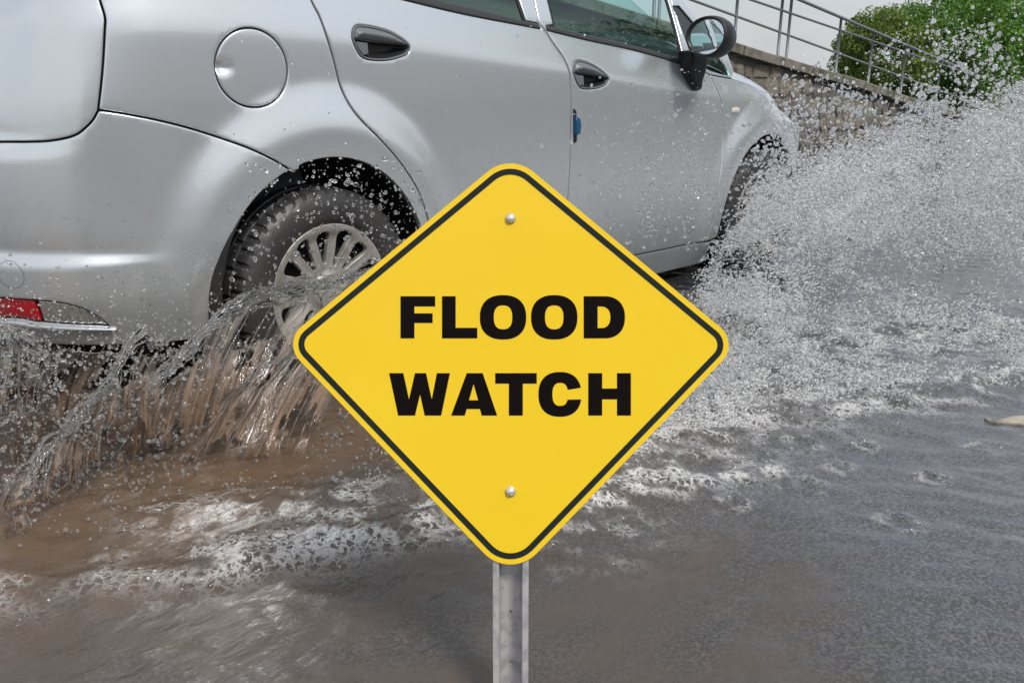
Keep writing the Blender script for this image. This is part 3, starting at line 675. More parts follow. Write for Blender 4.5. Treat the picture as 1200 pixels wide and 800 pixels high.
px_x = [on_plane([(p, 30)], 1, FY)[0, 0] for p in pxs]
px_x = [px_x[0]-1.7, px_x[0]-1.6]+px_x+[px_x[-1]+1.3, px_x[-1]+2.9, px_x[-1]+4.4]
for x in px_x:
    if WX0 < x < WX1:
        m = MB(); m.tube([(x, FY, wz(x)-.03), (x, FY, top_f(x))], .019, 10); m.obj('rail_post', STEEL, fence)

# ------------------------------------------------------------------ trees
def leaf_mat(name, c1, c2):
    m, t, b = new_mat(name); N = t.nodes; L = t.links
    oi = N.new('ShaderNodeAttribute'); oi.attribute_name = 'tone'; x = N.new('ShaderNodeMix'); x.data_type = 'RGBA'
    x.inputs['A'].default_value = (*c1, 1); x.inputs['B'].default_value = (*c2, 1); L.new(oi.outputs['Fac'], x.inputs['Factor']); L.new(x.outputs['Result'], b.inputs['Base Color'])
    b.inputs['Roughness'].default_value = .55
    tl = N.new('ShaderNodeBsdfTranslucent'); L.new(x.outputs['Result'], tl.inputs[0]); ms = N.new('ShaderNodeMixShader'); ms.inputs[0].default_value = .35
    L.new(b.outputs[0], ms.inputs[1]); L.new(tl.outputs[0], ms.inputs[2]); L.new(ms.outputs[0], N['Material Output'].inputs[0]); return m
BARK = pbr('bark', (.09, .07, .05), .9, bump=(30, .7, .02))
LEAF_A = leaf_mat('olive leaves', (.085, .15, .026), (.26, .35, .075)); LEAF_B = leaf_mat('bright leaves', (.07, .19, .025), (.24, .44, .07))
def tree(name, base, h, rad, mat, label, nclump, nleaf, leaf, seed, group=None, squash=1.):
    r = np.random.default_rng(seed); t = thing(name, base, label, 'tree', group); b = np.array(base, float); m = MB()
    P = [b+[0, 0, -.2], b+[.05*h*.1, 0, h*.25], b+[.0, .04*h*.3, h*.5]]; m.tube(catmull(P, .15), np.linspace(.055*h*.55, .03*h*.5, len(catmull(P, .15))), 9)
    cl = []
    for k in range(nclump):
        d = r.normal(size=3); d /= np.linalg.norm(d); q = d*(r.uniform(.35, 1)**.5)*np.array([rad, rad, h*.42*squash]); c = b+[0, 0, h*.56]+q; cl.append(c)
        if k < 9:
            s_ = b+[0, 0, h*r.uniform(.22, .45)]; mid = (s_+c)/2+[0, 0, -.04*h]; cc = catmull([s_, mid, c], .2); m.tube(cc, np.linspace(.014*h, .004*h, len(cc)), 6)
    m.obj('trunk', BARK, t)
    n = nclump*nleaf; ci = np.repeat(np.arange(nclump), nleaf); C0 = np.array(cl)[ci]
    d = r.normal(size=(n, 3)); d /= np.linalg.norm(d, axis=1)[:, None]; cr_ = r.uniform(.13, .26, nclump)[ci]*rad*1.5
    pos = C0+d*(cr_*r.uniform(.25, 1, n)**.4)[:, None]*np.array([1, 1, .8])
    a = r.normal(size=(n, 3))+d*.6+[0, 0, .5]; a /= np.linalg.norm(a, axis=1)[:, None]; u = np.cross(a, r.normal(size=(n, 3))); u /= np.linalg.norm(u, axis=1)[:, None]; v = np.cross(a, u)
    s_ = leaf*r.uniform(.6, 1.35, n)[:, None]
    V = np.stack([pos-u*s_, pos+v*s_*.45+a*s_*.12, pos+u*s_, pos-v*s_*.45+a*s_*.12], 1).reshape(-1, 3); Fq = np.arange(n*4).reshape(-1, 4)
    o = mesh_obj('crown', V, Fq, mat, t); at = o.data.attributes.new('tone', 'FLOAT', 'POINT')
    tone = np.clip(r.uniform(.0, .65, nclump)[ci]+r.uniform(-.2, .35, n), 0, 1); at.data.foreach_set('value', np.repeat(tone, 4).astype(np.float32)); return t
TA = on_plane([(1040, 40)], 1, 6.5)[0]; TB = on_plane([(1150, 40)], 1, 6.0)[0]
tree('broadleaf_tree', (TA[0]-.1, 6.5, -.1), 2.75, 1.15, LEAF_A, 'low olive green tree close behind the railing, nearest the pale sky', 60, 420, .045, 3)
tree('broadleaf_tree', (TB[0]+.7, 6.6, -.1), 3.7, 1.75, LEAF_B, 'tall bright green tree at the right edge behind the spray', 110, 420, .05, 4, None, 1.15)
tree('broadleaf_tree', (14.2, -6.9, -.1), 8.6, 3.1, LEAF_B, 'tall roadside tree whose green crown is mirrored in the front door window', 70, 200, .11, 9, None, 1.1)
tree('broadleaf_tree', (TB[0]+6.0, 5.5, -.1), 4.4, 2.3, LEAF_B, 'farther bright green tree past the low end of the wall', 80, 360, .06, 5, None, 1.2)
# unseen grey wall, added so the car's flank mirrors a darker band
RENDER = pbr('grey render', (.40, .405, .41), .9, bump=(20, .5, .01), var=(1.2, (.30, .305, .31), .4, .7))
bw = thing('reflection_wall', (8, -9.8, 0), 'unseen grey rendered wall added for the band it mirrors into the car doors', 'wall')
for k in range(12):
    x = -9+k*3.0; m = MB().box((x, -9.95, -.1), (x+2.65, -9.72, 1.85)); m.obj('wall_panel', RENDER, bw, False)
    m = MB().box((x+2.655, -10.0, -.1), (x+2.995, -9.66, 2.1)); m.obj('pillar', RENDER, bw, False)
    m = MB().box((x+.003, -9.99, 1.853), (x+2.647, -9.68, 1.93)); m.obj('coping', COPE, bw, False)
# ------------------------------------------------------------------ ground, road, water
GROUND = pbr('roadside ground', (.12, .11, .09), .95, bump=(3, .6, .05), var=(1.5, (.07, .10, .04), .4, .6))
m = MB().box((-900, -900, -1.2), (900, 900, -.06)); tag(m.obj('ground', GROUND, None, False), kind='structure')
ASPH = pbr('asphalt', (.05, .05, .05), .85, bump=(120, .6, .006), var=(40, (.09, .088, .085), .45, .7))
m = MB().box((-90, -9, -.055), (120, WY+.04, 0)); tag(m.obj('road', ASPH, None, False), kind='structure')
WL = .05
def gpt(px, z=WL): return on_plane(px, 2, z)[..., :2]
def axis(lo, hi, st, far_lo, far_hi):
    a = list(np.arange(lo, hi, st)); d = st
    while a[-1] < far_hi: d *= 1.12; a.append(a[-1]+d)
    d = st; b = []
    x = lo
    while x > far_lo: d *= 1.12; x -= d; b.append(x)
    return np.array(b[::-1]+a)
gx = axis(-1.7, 4.2, .0125, -80, 110); gy = axis(-3.0, -.55, .0125, -8.5, WY+.03)
GX, GY = np.meshgrid(gx, gy, indexing='ij'); gp = np.stack([GX.ravel(), GY.ravel()], -1)
def dline(p, line):
    best = np.full(len(p), 1e9)
    for a, b in zip(line[:-1], line[1:]):
        ab = b-a; t = np.clip(((p-a)@ab)/(ab@ab), 0, 1); best = np.minimum(best, np.hypot(*(p-a-t[:, None]*ab).T))
    return best
near = sstep(7, 3.5, np.hypot(gp[:, 0]-.5, gp[:, 1]+1.5))
X, Y = gp[:, 0], gp[:, 1]
wob = .10*(fbm(X*5, Y*5, 3, 40)-.5)
def band(px, w, z=WL): return np.exp(-((dline(gp, gpt(px, z))+wob)/w)**2)
b1 = band([(-40, 700), (100, 682), (200, 678), (300, 660), (380, 640), (460, 622), (540, 600), (600, 570), (680, 520)], .062)
b1 = b1*(.35+.65*sstep(150, 330, proj(np.stack([X, Y, X*0+WL], -1))[:, 0]))
b2 = band([(180, 610), (280, 596), (400, 586), (520, 560)], .07)*.7
b3 = band([(660, 620), (700, 590), (760, 545), (820, 505), (900, 485), (1000, 470), (1100, 458), (1230, 440)], .13)
b4 = band([(760, 470), (850, 420), (1000, 400), (1200, 380)], .38)
b5 = band([(800, 572), (870, 556), (900, 550)], .03)
churn = np.clip(b1+b2+b3+b4, 0, 1)
rid = 1-np.abs(2*fbm(X*7, Y*9, 5, 3)-1)
ua = X*math.cos(YAW)-Y*math.sin(YAW); ub = X*math.sin(YAW)+Y*math.cos(YAW)
H = near*(.010*(fbm(X*4+Y, Y*6, 4, 11)-.5)+.008*(fbm(ua*8+ub*2, ub*17, 3, 12)-.5)+.003*(1-np.abs(2*fbm(ua*18, ub*34, 2, 13)-1)-.5))
H = H+near*churn*(.030*(rid-.6)+.016*(fbm(X*30, Y*36, 3, 21)-.3))+near*(.030*b1+.02*b2+.026*b3+.01*b5)
# little crowns where lumps of spray fall back into the water
crown = 0*X; CR = gpt(np.array([(939, 522), (1014, 524), (1142, 524), (900, 561), (943, 567), (1055, 613), (1090, 560), (985, 548), (860, 590), (800, 574), (130, 655), (250, 640)], float))
for c, r in zip(CR, rng.uniform(.022, .042, len(CR))):
    q = np.hypot(X-c[0], Y-c[1])*(1+.35*(vnoise(X*60, Y*60, 3)-.5)); kk = q < r*4
    H[kk] += (.007*np.exp(-((q[kk]-r)/.011)**2)*(.4+1.2*vnoise(X[kk]*70, Y[kk]*70, 5))-.007*np.exp(-(q[kk]/(r*.8))**2)); crown[kk] = np.maximum(crown[kk], np.exp(-((q[kk]-r)/.012)**2))
foam = np.clip(1.15*b1*sstep(.36, .58, fbm(ua*9, ub*20, 5, 5))+.9*b2*sstep(.48, .62, fbm(ua*10, ub*24, 4, 6))+1.1*b3*sstep(.44, .66, fbm(ua*14, ub*26, 5, 7))+.85*b4*sstep(.46, .66, fbm(ua*12, ub*22, 5, 8))+b5*sstep(.4, .55, fbm(X*22, Y*22, 3, 9))+.5*crown*sstep(.45, .6, fbm(X*35, Y*35, 3, 19)), 0, 1)*near
wpx = proj(np.stack([X, Y, X*0+WL], -1)); wpx[(np.stack([X, Y, X*0+WL], -1)-CAM)@FW < .3] = -999
mud = sstep(.95, -.1, (gp-gpt(np.array([870., 700.])))@np.array([RT[0], RT[1]])/.45+1.2*(fbm(X*2.5, Y*2.5, 4, 33)-.5)+.3)
silt = np.exp(-(dline(gp, np.array([(-2.2, -1.05), (-.9, -1.2), (-.2, -1.2), (.4, -1.45)]))/.42)**2)*sstep(.25, .6, fbm(X*2.2, Y*4, 4, 30)+.12)
V = np.stack([X, Y, WL+H], -1)
wm, t, b = new_mat('flood water'); N = t.nodes; L = t.links
def attr(n): a = N.new('ShaderNodeAttribute'); a.attribute_name = n; return a
co = N.new('ShaderNodeTexCoord'); n1 = N.new('ShaderNodeTexNoise'); n1.inputs['Scale'].default_value = 150; n1.inputs['Detail'].default_value = 4; n1.inputs['Roughness'].default_value = .7
n2 = N.new('ShaderNodeTexNoise'); n2.inputs['Scale'].default_value = 3.5; n2.inputs['Detail'].default_value = 8
mpw = N.new('ShaderNodeMapping'); mpw.inputs['Rotation'].default_value = (0, 0, R(20)); mpw.inputs['Scale'].default_value = (1, 2.2, 1)
L.new(co.outputs['Object'], n1.inputs['Vector']); L.new(co.outputs['Object'], mpw.inputs[0]); L.new(mpw.outputs[0], n2.inputs['Vector'])
def mixc(f, A, B):
    x = N.new('ShaderNodeMix'); x.data_type = 'RGBA'
    for k, v in (('A', A), ('B', B)):
        if isinstance(v, tuple): x.inputs[k].default_value = (*v, 1)
        else: L.new(v, x.inputs[k])
    L.new(f, x.inputs['Factor']); return x.outputs['Result']
def rng_(v, a, b_, c=0., d=1.):
    r = N.new('ShaderNodeMapRange'); L.new(v, r.inputs[0]); r.inputs[1].default_value = a; r.inputs[2].default_value = b_; r.inputs[3].default_value = c; r.inputs[4].default_value = d; return r.outputs[0]
grain = mixc(rng_(n1.outputs[0], .44, .62), (.022, .023, .025), (.120, .122, .126))
mu = N.new('ShaderNodeMath'); mu.operation = 'MULTIPLY'; L.new(rng_(n2.outputs[0],   .28, .60, .35, .95), mu.inputs[0]); L.new(attr('mud').outputs['Fac'], mu.inputs[1])
base = mixc(mu.outputs[0], grain, (.082, .064, .050))
base = mixc(attr('silt').outputs['Fac'], base, (.135, .085, .050))
n3 = N.new('ShaderNodeTexNoise'); n3.inputs['Scale'].default_value = 48; n3.inputs['Detail'].default_value = 6; L.new(co.outputs['Object'], n3.inputs['Vector'])
fm = N.new('ShaderNodeMath'); fm.operation = 'MULTIPLY'; L.new(attr('foam').outputs['Fac'], fm.inputs[0]); 
dw = N.new('ShaderNodeVectorMath'); dw.operation = 'SCALE'; dw.inputs['Scale'].default_value = .05; L.new(n3.outputs['Color'], dw.inputs[0])
dv = N.new('ShaderNodeVectorMath'); dv.operation = 'ADD'; L.new(co.outputs['Object'], dv.inputs[0]); L.new(dw.outputs[0], dv.inputs[1])
vo = N.new('ShaderNodeTexVoronoi'); vo.feature = 'DISTANCE_TO_EDGE'; vo.inputs['Scale'].default_value = 42; L.new(dv.outputs[0], vo.inputs['Vector'])
la = rng_(vo.outputs['Distance'], .03, .16, 1., 0.); lm = N.new('ShaderNodeMath'); lm.operation = 'MAXIMUM'; L.new(la, lm.inputs[0]); L.new(rng_(n3.outputs[0], .46, .66), lm.inputs[1]); L.new(lm.outputs[0], fm.inputs[1])
base = mixc(fm.outputs[0], base, (.66, .65, .63)); L.new(base, b.inputs['Base Color'])
ro = N.new('ShaderNodeMath'); ro.operation = 'MULTIPLY_ADD'; L.new(fm.outputs[0], ro.inputs[0]); ro.inputs[1].default_value = .35; ro.inputs[2].default_value = .035; L.new(ro.outputs[0], b.inputs['Roughness'])
b.inputs['IOR'].default_value = 1.45
L.new(rng_(attr('mud').outputs['Fac'], 0., 1., .8, .22), b.inputs['Coat Weight']); b.inputs['Coat Roughness'].default_value = .05; b.inputs['Coat IOR'].default_value = 1.5
bu = N.new('ShaderNodeBump'); bu.inputs['Strength'].default_value = .8; bu.inputs['Distance'].default_value = .0009; L.new(n1.outputs[0], bu.inputs['Height'])
mpr = N.new('ShaderNodeMapping'); mpr.inputs['Rotation'].default_value = (0, 0, YAW); mpr.inputs['Scale'].default_value = (11, 30, 1); L.new(co.outputs['Object'], mpr.inputs[0])
n4 = N.new('ShaderNodeTexNoise'); n4.inputs['Scale'].default_value = 1; n4.inputs['Detail'].default_value = 3; n4.inputs['Distortion'].default_value = .2; L.new(mpr.outputs[0], n4.inputs['Vector'])
bv = N.new('ShaderNodeBump'); bv.inputs['Strength'].default_value = .7; bv.inputs['Distance'].default_value = .0055; L.new(n4.outputs[0], bv.inputs['Height']); L.new(bv.outputs[0], bu.inputs['Normal']); L.new(bu.outputs[0], b.inputs['Normal']); L.new(bv.outputs[0], b.inputs['Coat Normal'])
wo = mesh_obj('flood_water', V, grid_faces(len(gx), len(gy)), wm); tag(wo, kind='structure')
for nme, v in (('foam', foam), ('silt', silt), ('mud', mud)):
    at = wo.data.attributes.new(nme, 'FLOAT', 'POINT'); at.data.foreach_set('value', v.astype(np.float32))
def wheight(p):
    i = np.clip(np.searchsorted(gx, p[:, 0]), 0, len(gx)-1); j = np.clip(np.searchsorted(gy, p[:, 1]), 0, len(gy)-1); return (WL+H.reshape(len(gx), len(gy)))[i, j], foam.reshape(len(gx), len(gy))[i, j]
mk = gpt(np.array([(1156, 488.5), (1185, 485.5), (1330, 486), (1330, 498), (1190, 495), (1165, 491)], float), WL+.012)
V, Fs = patch(mk, lambda uv, o: np.stack([uv[:, 0]+.006*np.sin(uv[:, 1]*90), uv[:, 1]+.006*np.sin(uv[:, 0]*70), WL+.007+o], -1), .03, [], .006, .002); tag(mesh_obj('road_marking', V, Fs, pbr('worn cream paint', (.46, .40, .31), .4, var=(18, (.15, .14, .13), .42, .62))), kind='structure')

# ------------------------------------------------------------------ splashes
def water_mat(name, white, trans, col=(.80, .82, .83), rough=.06):
    m, t, b = new_mat(name); b.inputs['Base Color'].default_value = (*col, 1); b.inputs['Roughness'].default_value = rough
    b.inputs['IOR'].default_value = 1.333; b.inputs['Transmission Weight'].default_value = trans; b.inputs['Specular IOR Level'].default_value = .6; return m
def mist_mat():
    m, t, b = new_mat('fine spray'); N = t.nodes; L = t.links
    b.inputs['Base Color'].default_value = (.97, .975, .985, 1); b.inputs['Roughness'].default_value = .05; b.inputs['Specular IOR Level'].default_value = .8
    tl = N.new('ShaderNodeBsdfTranslucent'); tl.inputs[0].default_value = (.97, .975, .985, 1); tr = N.new('ShaderNodeBsdfTransparent')
    a = N.new('ShaderNodeMixShader'); a.inputs[0].default_value = .45; L.new(b.outputs[0], a.inputs[1]); L.new(tl.outputs[0], a.inputs[2])
    c = N.new('ShaderNodeMixShader'); c.inputs[0].default_value = .30; L.new(a.outputs[0], c.inputs[1]); L.new(tr.outputs[0], c.inputs[2]); L.new(c.outputs[0], N['Material Output'].inputs[0]); return m
def drops(name, pos, scl, rot, mat, label, cat, sub=2, lump=.16):
    me = bpy.data.meshes.new(name); me.from_pydata(np.asarray(pos).tolist(), [], [])
    for nme, v in (('scl', scl), ('rot', rot)):
        a = me.attributes.new(nme, 'FLOAT_VECTOR', 'POINT'); a.data.foreach_set('vector', np.asarray(v, np.float32).ravel())
    o = bpy.data.objects.new(name, me); COL.objects.link(o); me.materials.append(mat)
    g = bpy.data.node_groups.new(name, 'GeometryNodeTree'); g.interface.new_socket('Geometry', in_out='INPUT', socket_type='NodeSocketGeometry'); g.interface.new_socket('Geometry', in_out='OUTPUT', socket_type='NodeSocketGeometry')
    n = g.nodes; l = g.links; gi = n.new('NodeGroupInput'); go = n.new('NodeGroupOutput'); ip = n.new('GeometryNodeInstanceOnPoints'); ic = n.new('GeometryNodeMeshIcoSphere'); ic.inputs['Radius'].default_value = 1; ic.inputs['Subdivisions'].default_value = sub
    sp_ = n.new('GeometryNodeSetPosition'); tn = n.new('ShaderNodeTexNoise'); tn.inputs['Scale'].default_value = 1.3; tn.inputs['Detail'].default_value = 0
    vs = n.new('ShaderNodeVectorMath'); vs.operation = 'SUBTRACT'; vs.inputs[1].default_value = (.5, .5, .5); vm = n.new('ShaderNodeVectorMath'); vm.operation = 'SCALE'; vm.inputs['Scale'].default_value = lump*2.5
    l.new(tn.outputs['Color'], vs.inputs[0]); l.new(vs.outputs[0], vm.inputs[0]); l.new(vm.outputs[0], sp_.inputs['Offset'])
    ss = n.new('GeometryNodeSetShadeSmooth'); sm = n.new('GeometryNodeSetMaterial'); sm.inputs['Material'].default_value = mat
    l.new(ic.outputs['Mesh'], sp_.inputs['Geometry']); l.new(sp_.outputs[0], ss.inputs[0]); l.new(ss.outputs[0], sm.inputs[0]); l.new(sm.outputs[0], ip.inputs['Instance'])
    l.new(gi.outputs[0], ip.inputs['Points'])
    for nme, sock in (('scl', 'Scale'), ('rot', 'Rotation')):
        na = n.new('GeometryNodeInputNamedAttribute'); na.data_type = 'FLOAT_VECTOR'; na.inputs['Name'].default_value = nme; l.new(na.outputs['Attribute'], ip.inputs[sock])
    l.new(ip.outputs[0], go.inputs[0]); md = o.modifiers.new('drops', 'NODES'); md.node_group = g
    return tag(o, label, cat, None, 'stuff')
DROP = water_mat('spray drops', 1, .72, (.97, .98, .99), .0); MIST = mist_mat(); MUDDY = water_mat('muddy drops', 1, .86, (.96, .93, .89), .0); STRAND = water_mat('water strands', 1, .93, (.97, .97, .96), .0)
def pts(px, y): return on_plane(px, 1, y)
def place(px, y, rpx, elong=.4):
    """drops seen at px on the planes Y=y, rpx pixels in radius"""
    P = pts(px, y); dep = (P-CAM)@FW; k = (P[:, 2] > WL+.005) & (dep > 1.45) & (dep < 16); P, dep, r = P[k], dep[k], rpx[k]
    r = r*dep/F; n = len(P); sc = r[:, None]*(1+rng.uniform(-elong, elong, (n, 3))); return P, sc, rng.uniform(0, 6.28, (n, 3))
def cat3(L_): return [np.concatenate(q) for q in zip(*L_)]
def sample(n, box, dens):
    o = []; tot = 0
    while tot < n:
        q = np.stack([rng.uniform(box[0], box[2], n*2), rng.uniform(box[1], box[3], n*2)], -1); k = rng.uniform(0, 1, n*2) < dens(q[:, 0], q[:, 1]); o.append(q[k]); tot += k.sum()
    return np.vstack(o)[:n]
def size(n, lo, hi, p=2.5): return lo+(hi-lo)*rng.uniform(0, 1, n)**p
def clump(x, y, s_, lo, hi, seed): return sstep(lo, hi, fbm(x/s_, y/s_, 4, seed))
# right: the bow wave thrown up by the front wheel
ytop = lambda x: np.interp(x, [800, 835, 860, 885, 905, 940, 1000, 1060, 1120, 1200], [300, 255, 215, 190, 180, 172, 158, 135, 108, 88])
ybot = lambda x: np.interp(x, [700, 760, 830, 900, 1000, 1200], [560, 530, 495, 480, 470, 445])
xl = lambda y: np.interp(y, [140, 165, 200, 260, 300, 340, 400, 480, 540], [930, 908, 880, 850, 828, 808, 788, 742, 712])
def wisp(x, y):
    a = np.arctan2(y-330, x-770); r = np.hypot(y-330, x-770); return np.clip(.55*sstep(.36, .64, fbm(a*9, r/110, 4, 66))+.45*clump(x, y, 26, .40, .60, 60), 0, 1)
def core(x, y):
    d = sstep(-25, 70, y-ytop(x))*sstep(20, -40, y-ybot(x))*sstep(-18, 30, x-xl(y))
    lowr = np.exp(-(((x-1130)/170)**2+((y-335)/85)**2))
    return np.clip(d*(1-.80*lowr)*(.10+.90*wisp(x, y)), 0, 1)
def plume(x, y):
    t = np.clip((470-y)/290, 0, 1); ax = 835+t*150; return np.exp(-((x-ax)/(42+60*t))**2)*sstep(-20, 30, x-xl(y))*sstep(-10, 60, y-ytop(x))*(.25+.75*wisp(x, y))
def halo(x, y):
    d = sstep(-115, 10, y-ytop(x))*sstep(140, 0, y-ytop(x)); return d*sstep(850, 930, x)*(.25+.75*clump(x, y, 40, .4, .65, 61))
def ys(px, near_=-2.0, far=1.2):
    g = gpt(np.stack([px[:, 0], np.maximum(px[:, 1], 125)], -1))[:, 1]; f = np.minimum(far, g); f = np.where(px[:, 0] < 935, np.minimum(f, -.93), f); near_ = np.minimum(near_, f/.9-.1); return near_*.9+(f-near_*.9)*rng.uniform(0, 1, len(px))
q = sample(15000, (700, 20, 1230, 570), lambda x, y: core(x, y)**1.4); A_ = place(q, ys(q), size(len(q), .6, 2.7, 3))
q = sample(5500, (840, 0, 1230, 280), halo); B_ = place(q, ys(q), size(len(q), .5, 2.6, 3))
drops('spray', *cat3([A_, B_]), DROP, 'wide burst of glittering drops thrown up ahead of the front wheel', 'water spray')
q = np.vstack([sample(40000, (700, 20, 1230, 570), lambda x, y: core(x, y)**1.5), sample(26000, (770, 150, 1100, 500), plume)]); FP, FSC, FR = place(q, ys(q, -1.7, 2.2), size(len(q), .45, 1.25, 1.9), .35); nf = len(FP)
FSC = FSC*np.array([1.9, .8, .8]); FR = np.stack([rng.uniform(0, 6, nf), rng.normal(-.35, .55, nf), math.atan2(RT[1], RT[0])+rng.normal(0, .5, nf)], -1)
drops('fine_spray', FP, FSC, FR, MIST, 'pale mist of tiny drops filling the burst of water beside the front wheel', 'water spray', 1)
q = sample(330, (760, 60, 1230, 470), lambda x, y: np.clip(core(x, y)+.25*halo(x, y), 0, 1)); BIG = place(q, ys(q, -2.0, .5), size(len(q), 2.0, 4.4, 2.5), .45)
drops('large_drops', *BIG, DROP, 'large wobbling drops flying through the burst of spray at the right', 'water spray', 2, .3)
m = MB(); lq = sample(420, (740, 130, 1200, 500), core)
for p, yv in zip(lq, ys(lq, -1.8, .3)):
    c = pts(np.array([p]), np.array([yv]))[0]
    if c[2] < WL+.04 or (c-CAM)@FW < 1.5 or (c-CAM)@FW > 9: continue
    a = math.atan2(330-p[1], p[0]-770)+rng.normal(0, .35); d = RT*math.cos(a)+UP*math.sin(a); l = rng.uniform(.02, .10); tt = np.linspace(-.5, .5, 12); dp = (c-CAM)@FW
    P = c+d*(tt*l)[:, None]+UP*(-(tt**2)*l*rng.uniform(0, .8))[:, None]+FW*(rng.normal(0, .02)*tt)[:, None]
    m.tube(P, np.maximum(.0004, dp/F*rng.uniform(.7, 2.0)*np.sin(np.linspace(.12, 3.02, 12))**.7*(1+.45*np.sin(tt*rng.uniform(15, 40)+p[0]))), 6)
tag(m.obj('spray_strands', STRAND), 'thin broken strands of water streaking through the burst beside the front wheel', 'water spray', None, 'stuff')
# drops in front of the car side and the rear wheel
def side(x, y):
    return np.exp(-((x-800)/90)**2)*sstep(40, 260, y)*sstep(300, 270, y)+.10*sstep(560, 800, x)*sstep(60, 200, y)*sstep(300, 280, y)
q1 = sample(900, (560, 20, 860, 310), side); q2 = sample(850, (270, 185, 500, 340), lambda x, y: .35+.65*np.exp(-((x-430)/60)**2)); q3 = sample(260, (0, 270, 260, 400), lambda x, y: sstep(250, 390, y)*.8); q4 = sample(900, (-20, 390, 250, 520), lambda x, y: sstep(385, 420, y)*(.3+.7*clump(x, y, 30, .4, .6, 63)))
q5 = sample(1500, (0, 470, 560, 690), lambda x, y: np.exp(-((y-545-(x-250)*-.06)/50)**2)*(.2+.8*clump(x, y, 45, .35, .6, 64)))
q6 = sample(120, (250, 20, 840, 200), lambda x, y: .6+0*x)
def yr(q, a, b): return rng.uniform(a, b, len(q))
D_ = [place(q1, yr(q1, -1.5, -.95), size(len(q1), .5, 2.6, 3)), place(q2, yr(q2, -1.25, -.93), size(len(q2), .5, 2.9, 3.2)), place(q3, yr(q3, -1.25, -.98), size(len(q3), .5, 2.0, 2.6)), place(q4, yr(q4, -1.25, -.95), size(len(q4), .6, 2.9, 2.4)), place(q6, yr(q6, -1.4, -.95), size(len(q6), .5, 1.3, 2))]
P5 = gpt(q5); dep = (np.c_[P5, np.full(len(P5), WL)]-CAM)@FW; r5 = size(len(q5), .6, 2.5, 2.6)*dep/F; off = rng.uniform(0, .05, len(q5)); P5 = np.c_[P5-(P5-CAM[:2])*(off/.87)[:, None], WL+off]
D_.append((P5, r5[:, None]*rng.uniform(.7, 1.3, (len(q5), 3)), rng.uniform(0, 6.28, (len(q5), 3))))
cp = np.repeat(CR, 14, 0)+rng.normal(0, .022, (len(CR)*14, 2)); ch = WL+.006+rng.uniform(0, .05, len(cp))**1.3; cs = size(len(cp), .0008, .0034, 2.4)
D_.append((np.c_[cp, ch], cs[:, None]*rng.uniform(.7, 1.4, (len(cp), 3)), rng.uniform(0, 6.28, (len(cp), 3))))
drops('droplets', *cat3(D_), water_mat('clear drops', 1, .9, (.98, .98, .98), .0), 'scattered clear droplets flying in front of the silver doors and rear wheel', 'droplets')
# froth: small bubbles and lumps riding on the breaking ridges
n = 420000; c = np.stack([rng.uniform(-1.6, 4.2, n), rng.uniform(-2.9, -.6, n)], -1); hz, fo = wheight(c); k = rng.uniform(0, 1, n) < fo**1.5*.42; c = c[k]; hz = hz[k]; dep = (np.c_[c, hz]-CAM)@FW
r = size(len(c), .0007, .0026, 2.5); sc = r[:, None]*rng.uniform(.7, 1.5, (len(c), 3)); sc[:, 2] *= .7
drops('froth', np.c_[c, hz+r*.4*rng.uniform(0, 3, len(c))**1.5], sc, rng.uniform(-.4, .4, (len(c), 3)), MIST, 'pale bubbling froth along the ridges of the churned water', 'foam', 1)

# left: sheets peeling off the rear wheel
sm_, t, b = new_mat('water sheet'); N = t.nodes; L = t.links
uvn = N.new('ShaderNodeUVMap'); mps = N.new('ShaderNodeMapping'); mps.inputs['Scale'].default_value = (40, 1.5, 1); ns = N.new('ShaderNodeTexNoise'); ns.inputs['Scale'].default_value = 1; ns.inputs['Detail'].default_value = 4; ns.inputs['Roughness'].default_value = .5; ns.inputs['Distortion'].default_value = .5
L.new(uvn.outputs[0], mps.inputs[0]); L.new(mps.outputs[0], ns.inputs['Vector'])
sxu = N.new('ShaderNodeSeparateXYZ'); L.new(uvn.outputs[0], sxu.inputs[0])
def rg(v, a, b_, c=0., d=1.):
    r_ = N.new('ShaderNodeMapRange'); L.new(v, r_.inputs[0]); r_.inputs[1].default_value = a; r_.inputs[2].default_value = b_; r_.inputs[3].default_value = c; r_.inputs[4].default_value = d; return r_.outputs[0]
body = N.new('ShaderNodeMix'); body.data_type = 'RGBA'; body.inputs['A'].default_value = (.66, .62, .57, 1); body.inputs['B'].default_value = (.36, .245, .165, 1); L.new(rg(sxu.outputs[1], .05, .5), body.inputs['Factor'])
L.new(body.outputs['Result'], b.inputs['Base Color']); b.inputs['Roughness'].default_value = .12; b.inputs['IOR'].default_value = 1.333
gls = N.new('ShaderNodeBsdfGlass'); gls.inputs['IOR'].default_value = 1.12; gls.inputs['Roughness'].default_value = .03; gls.inputs['Color'].default_value = (.93, .90, .87, 1)
trn = N.new('ShaderNodeBsdfTransparent'); gl0 = N.new('ShaderNodeBsdfGlossy'); gl0.inputs['Roughness'].default_value = .05; fr = N.new('ShaderNodeFresnel'); fr.inputs['IOR'].default_value = 1.38
thin = N.new('ShaderNodeMixShader'); L.new(trn.outputs[0], thin.inputs[1]); L.new(gl0.outputs[0], thin.inputs[2])
ms = N.new('ShaderNodeMixShader'); 
def mul(p, q_):
    m_ = N.new('ShaderNodeMath'); m_.operation = 'MULTIPLY'; L.new(p, m_.inputs[0]); L.new(q_, m_.inputs[1]); return m_.outputs[0]
ends = mul(rg(sxu.outputs[0], .0, .06), rg(sxu.outputs[0], 1., .94))
dens = mul(mul(rg(ns.outputs[0], .40, .72, .0, .85), mul(rg(sxu.outputs[1], .05, .45, .22, 1.), rg(sxu.outputs[1], 1., .72))), ends); L.new(dens, ms.inputs[0])
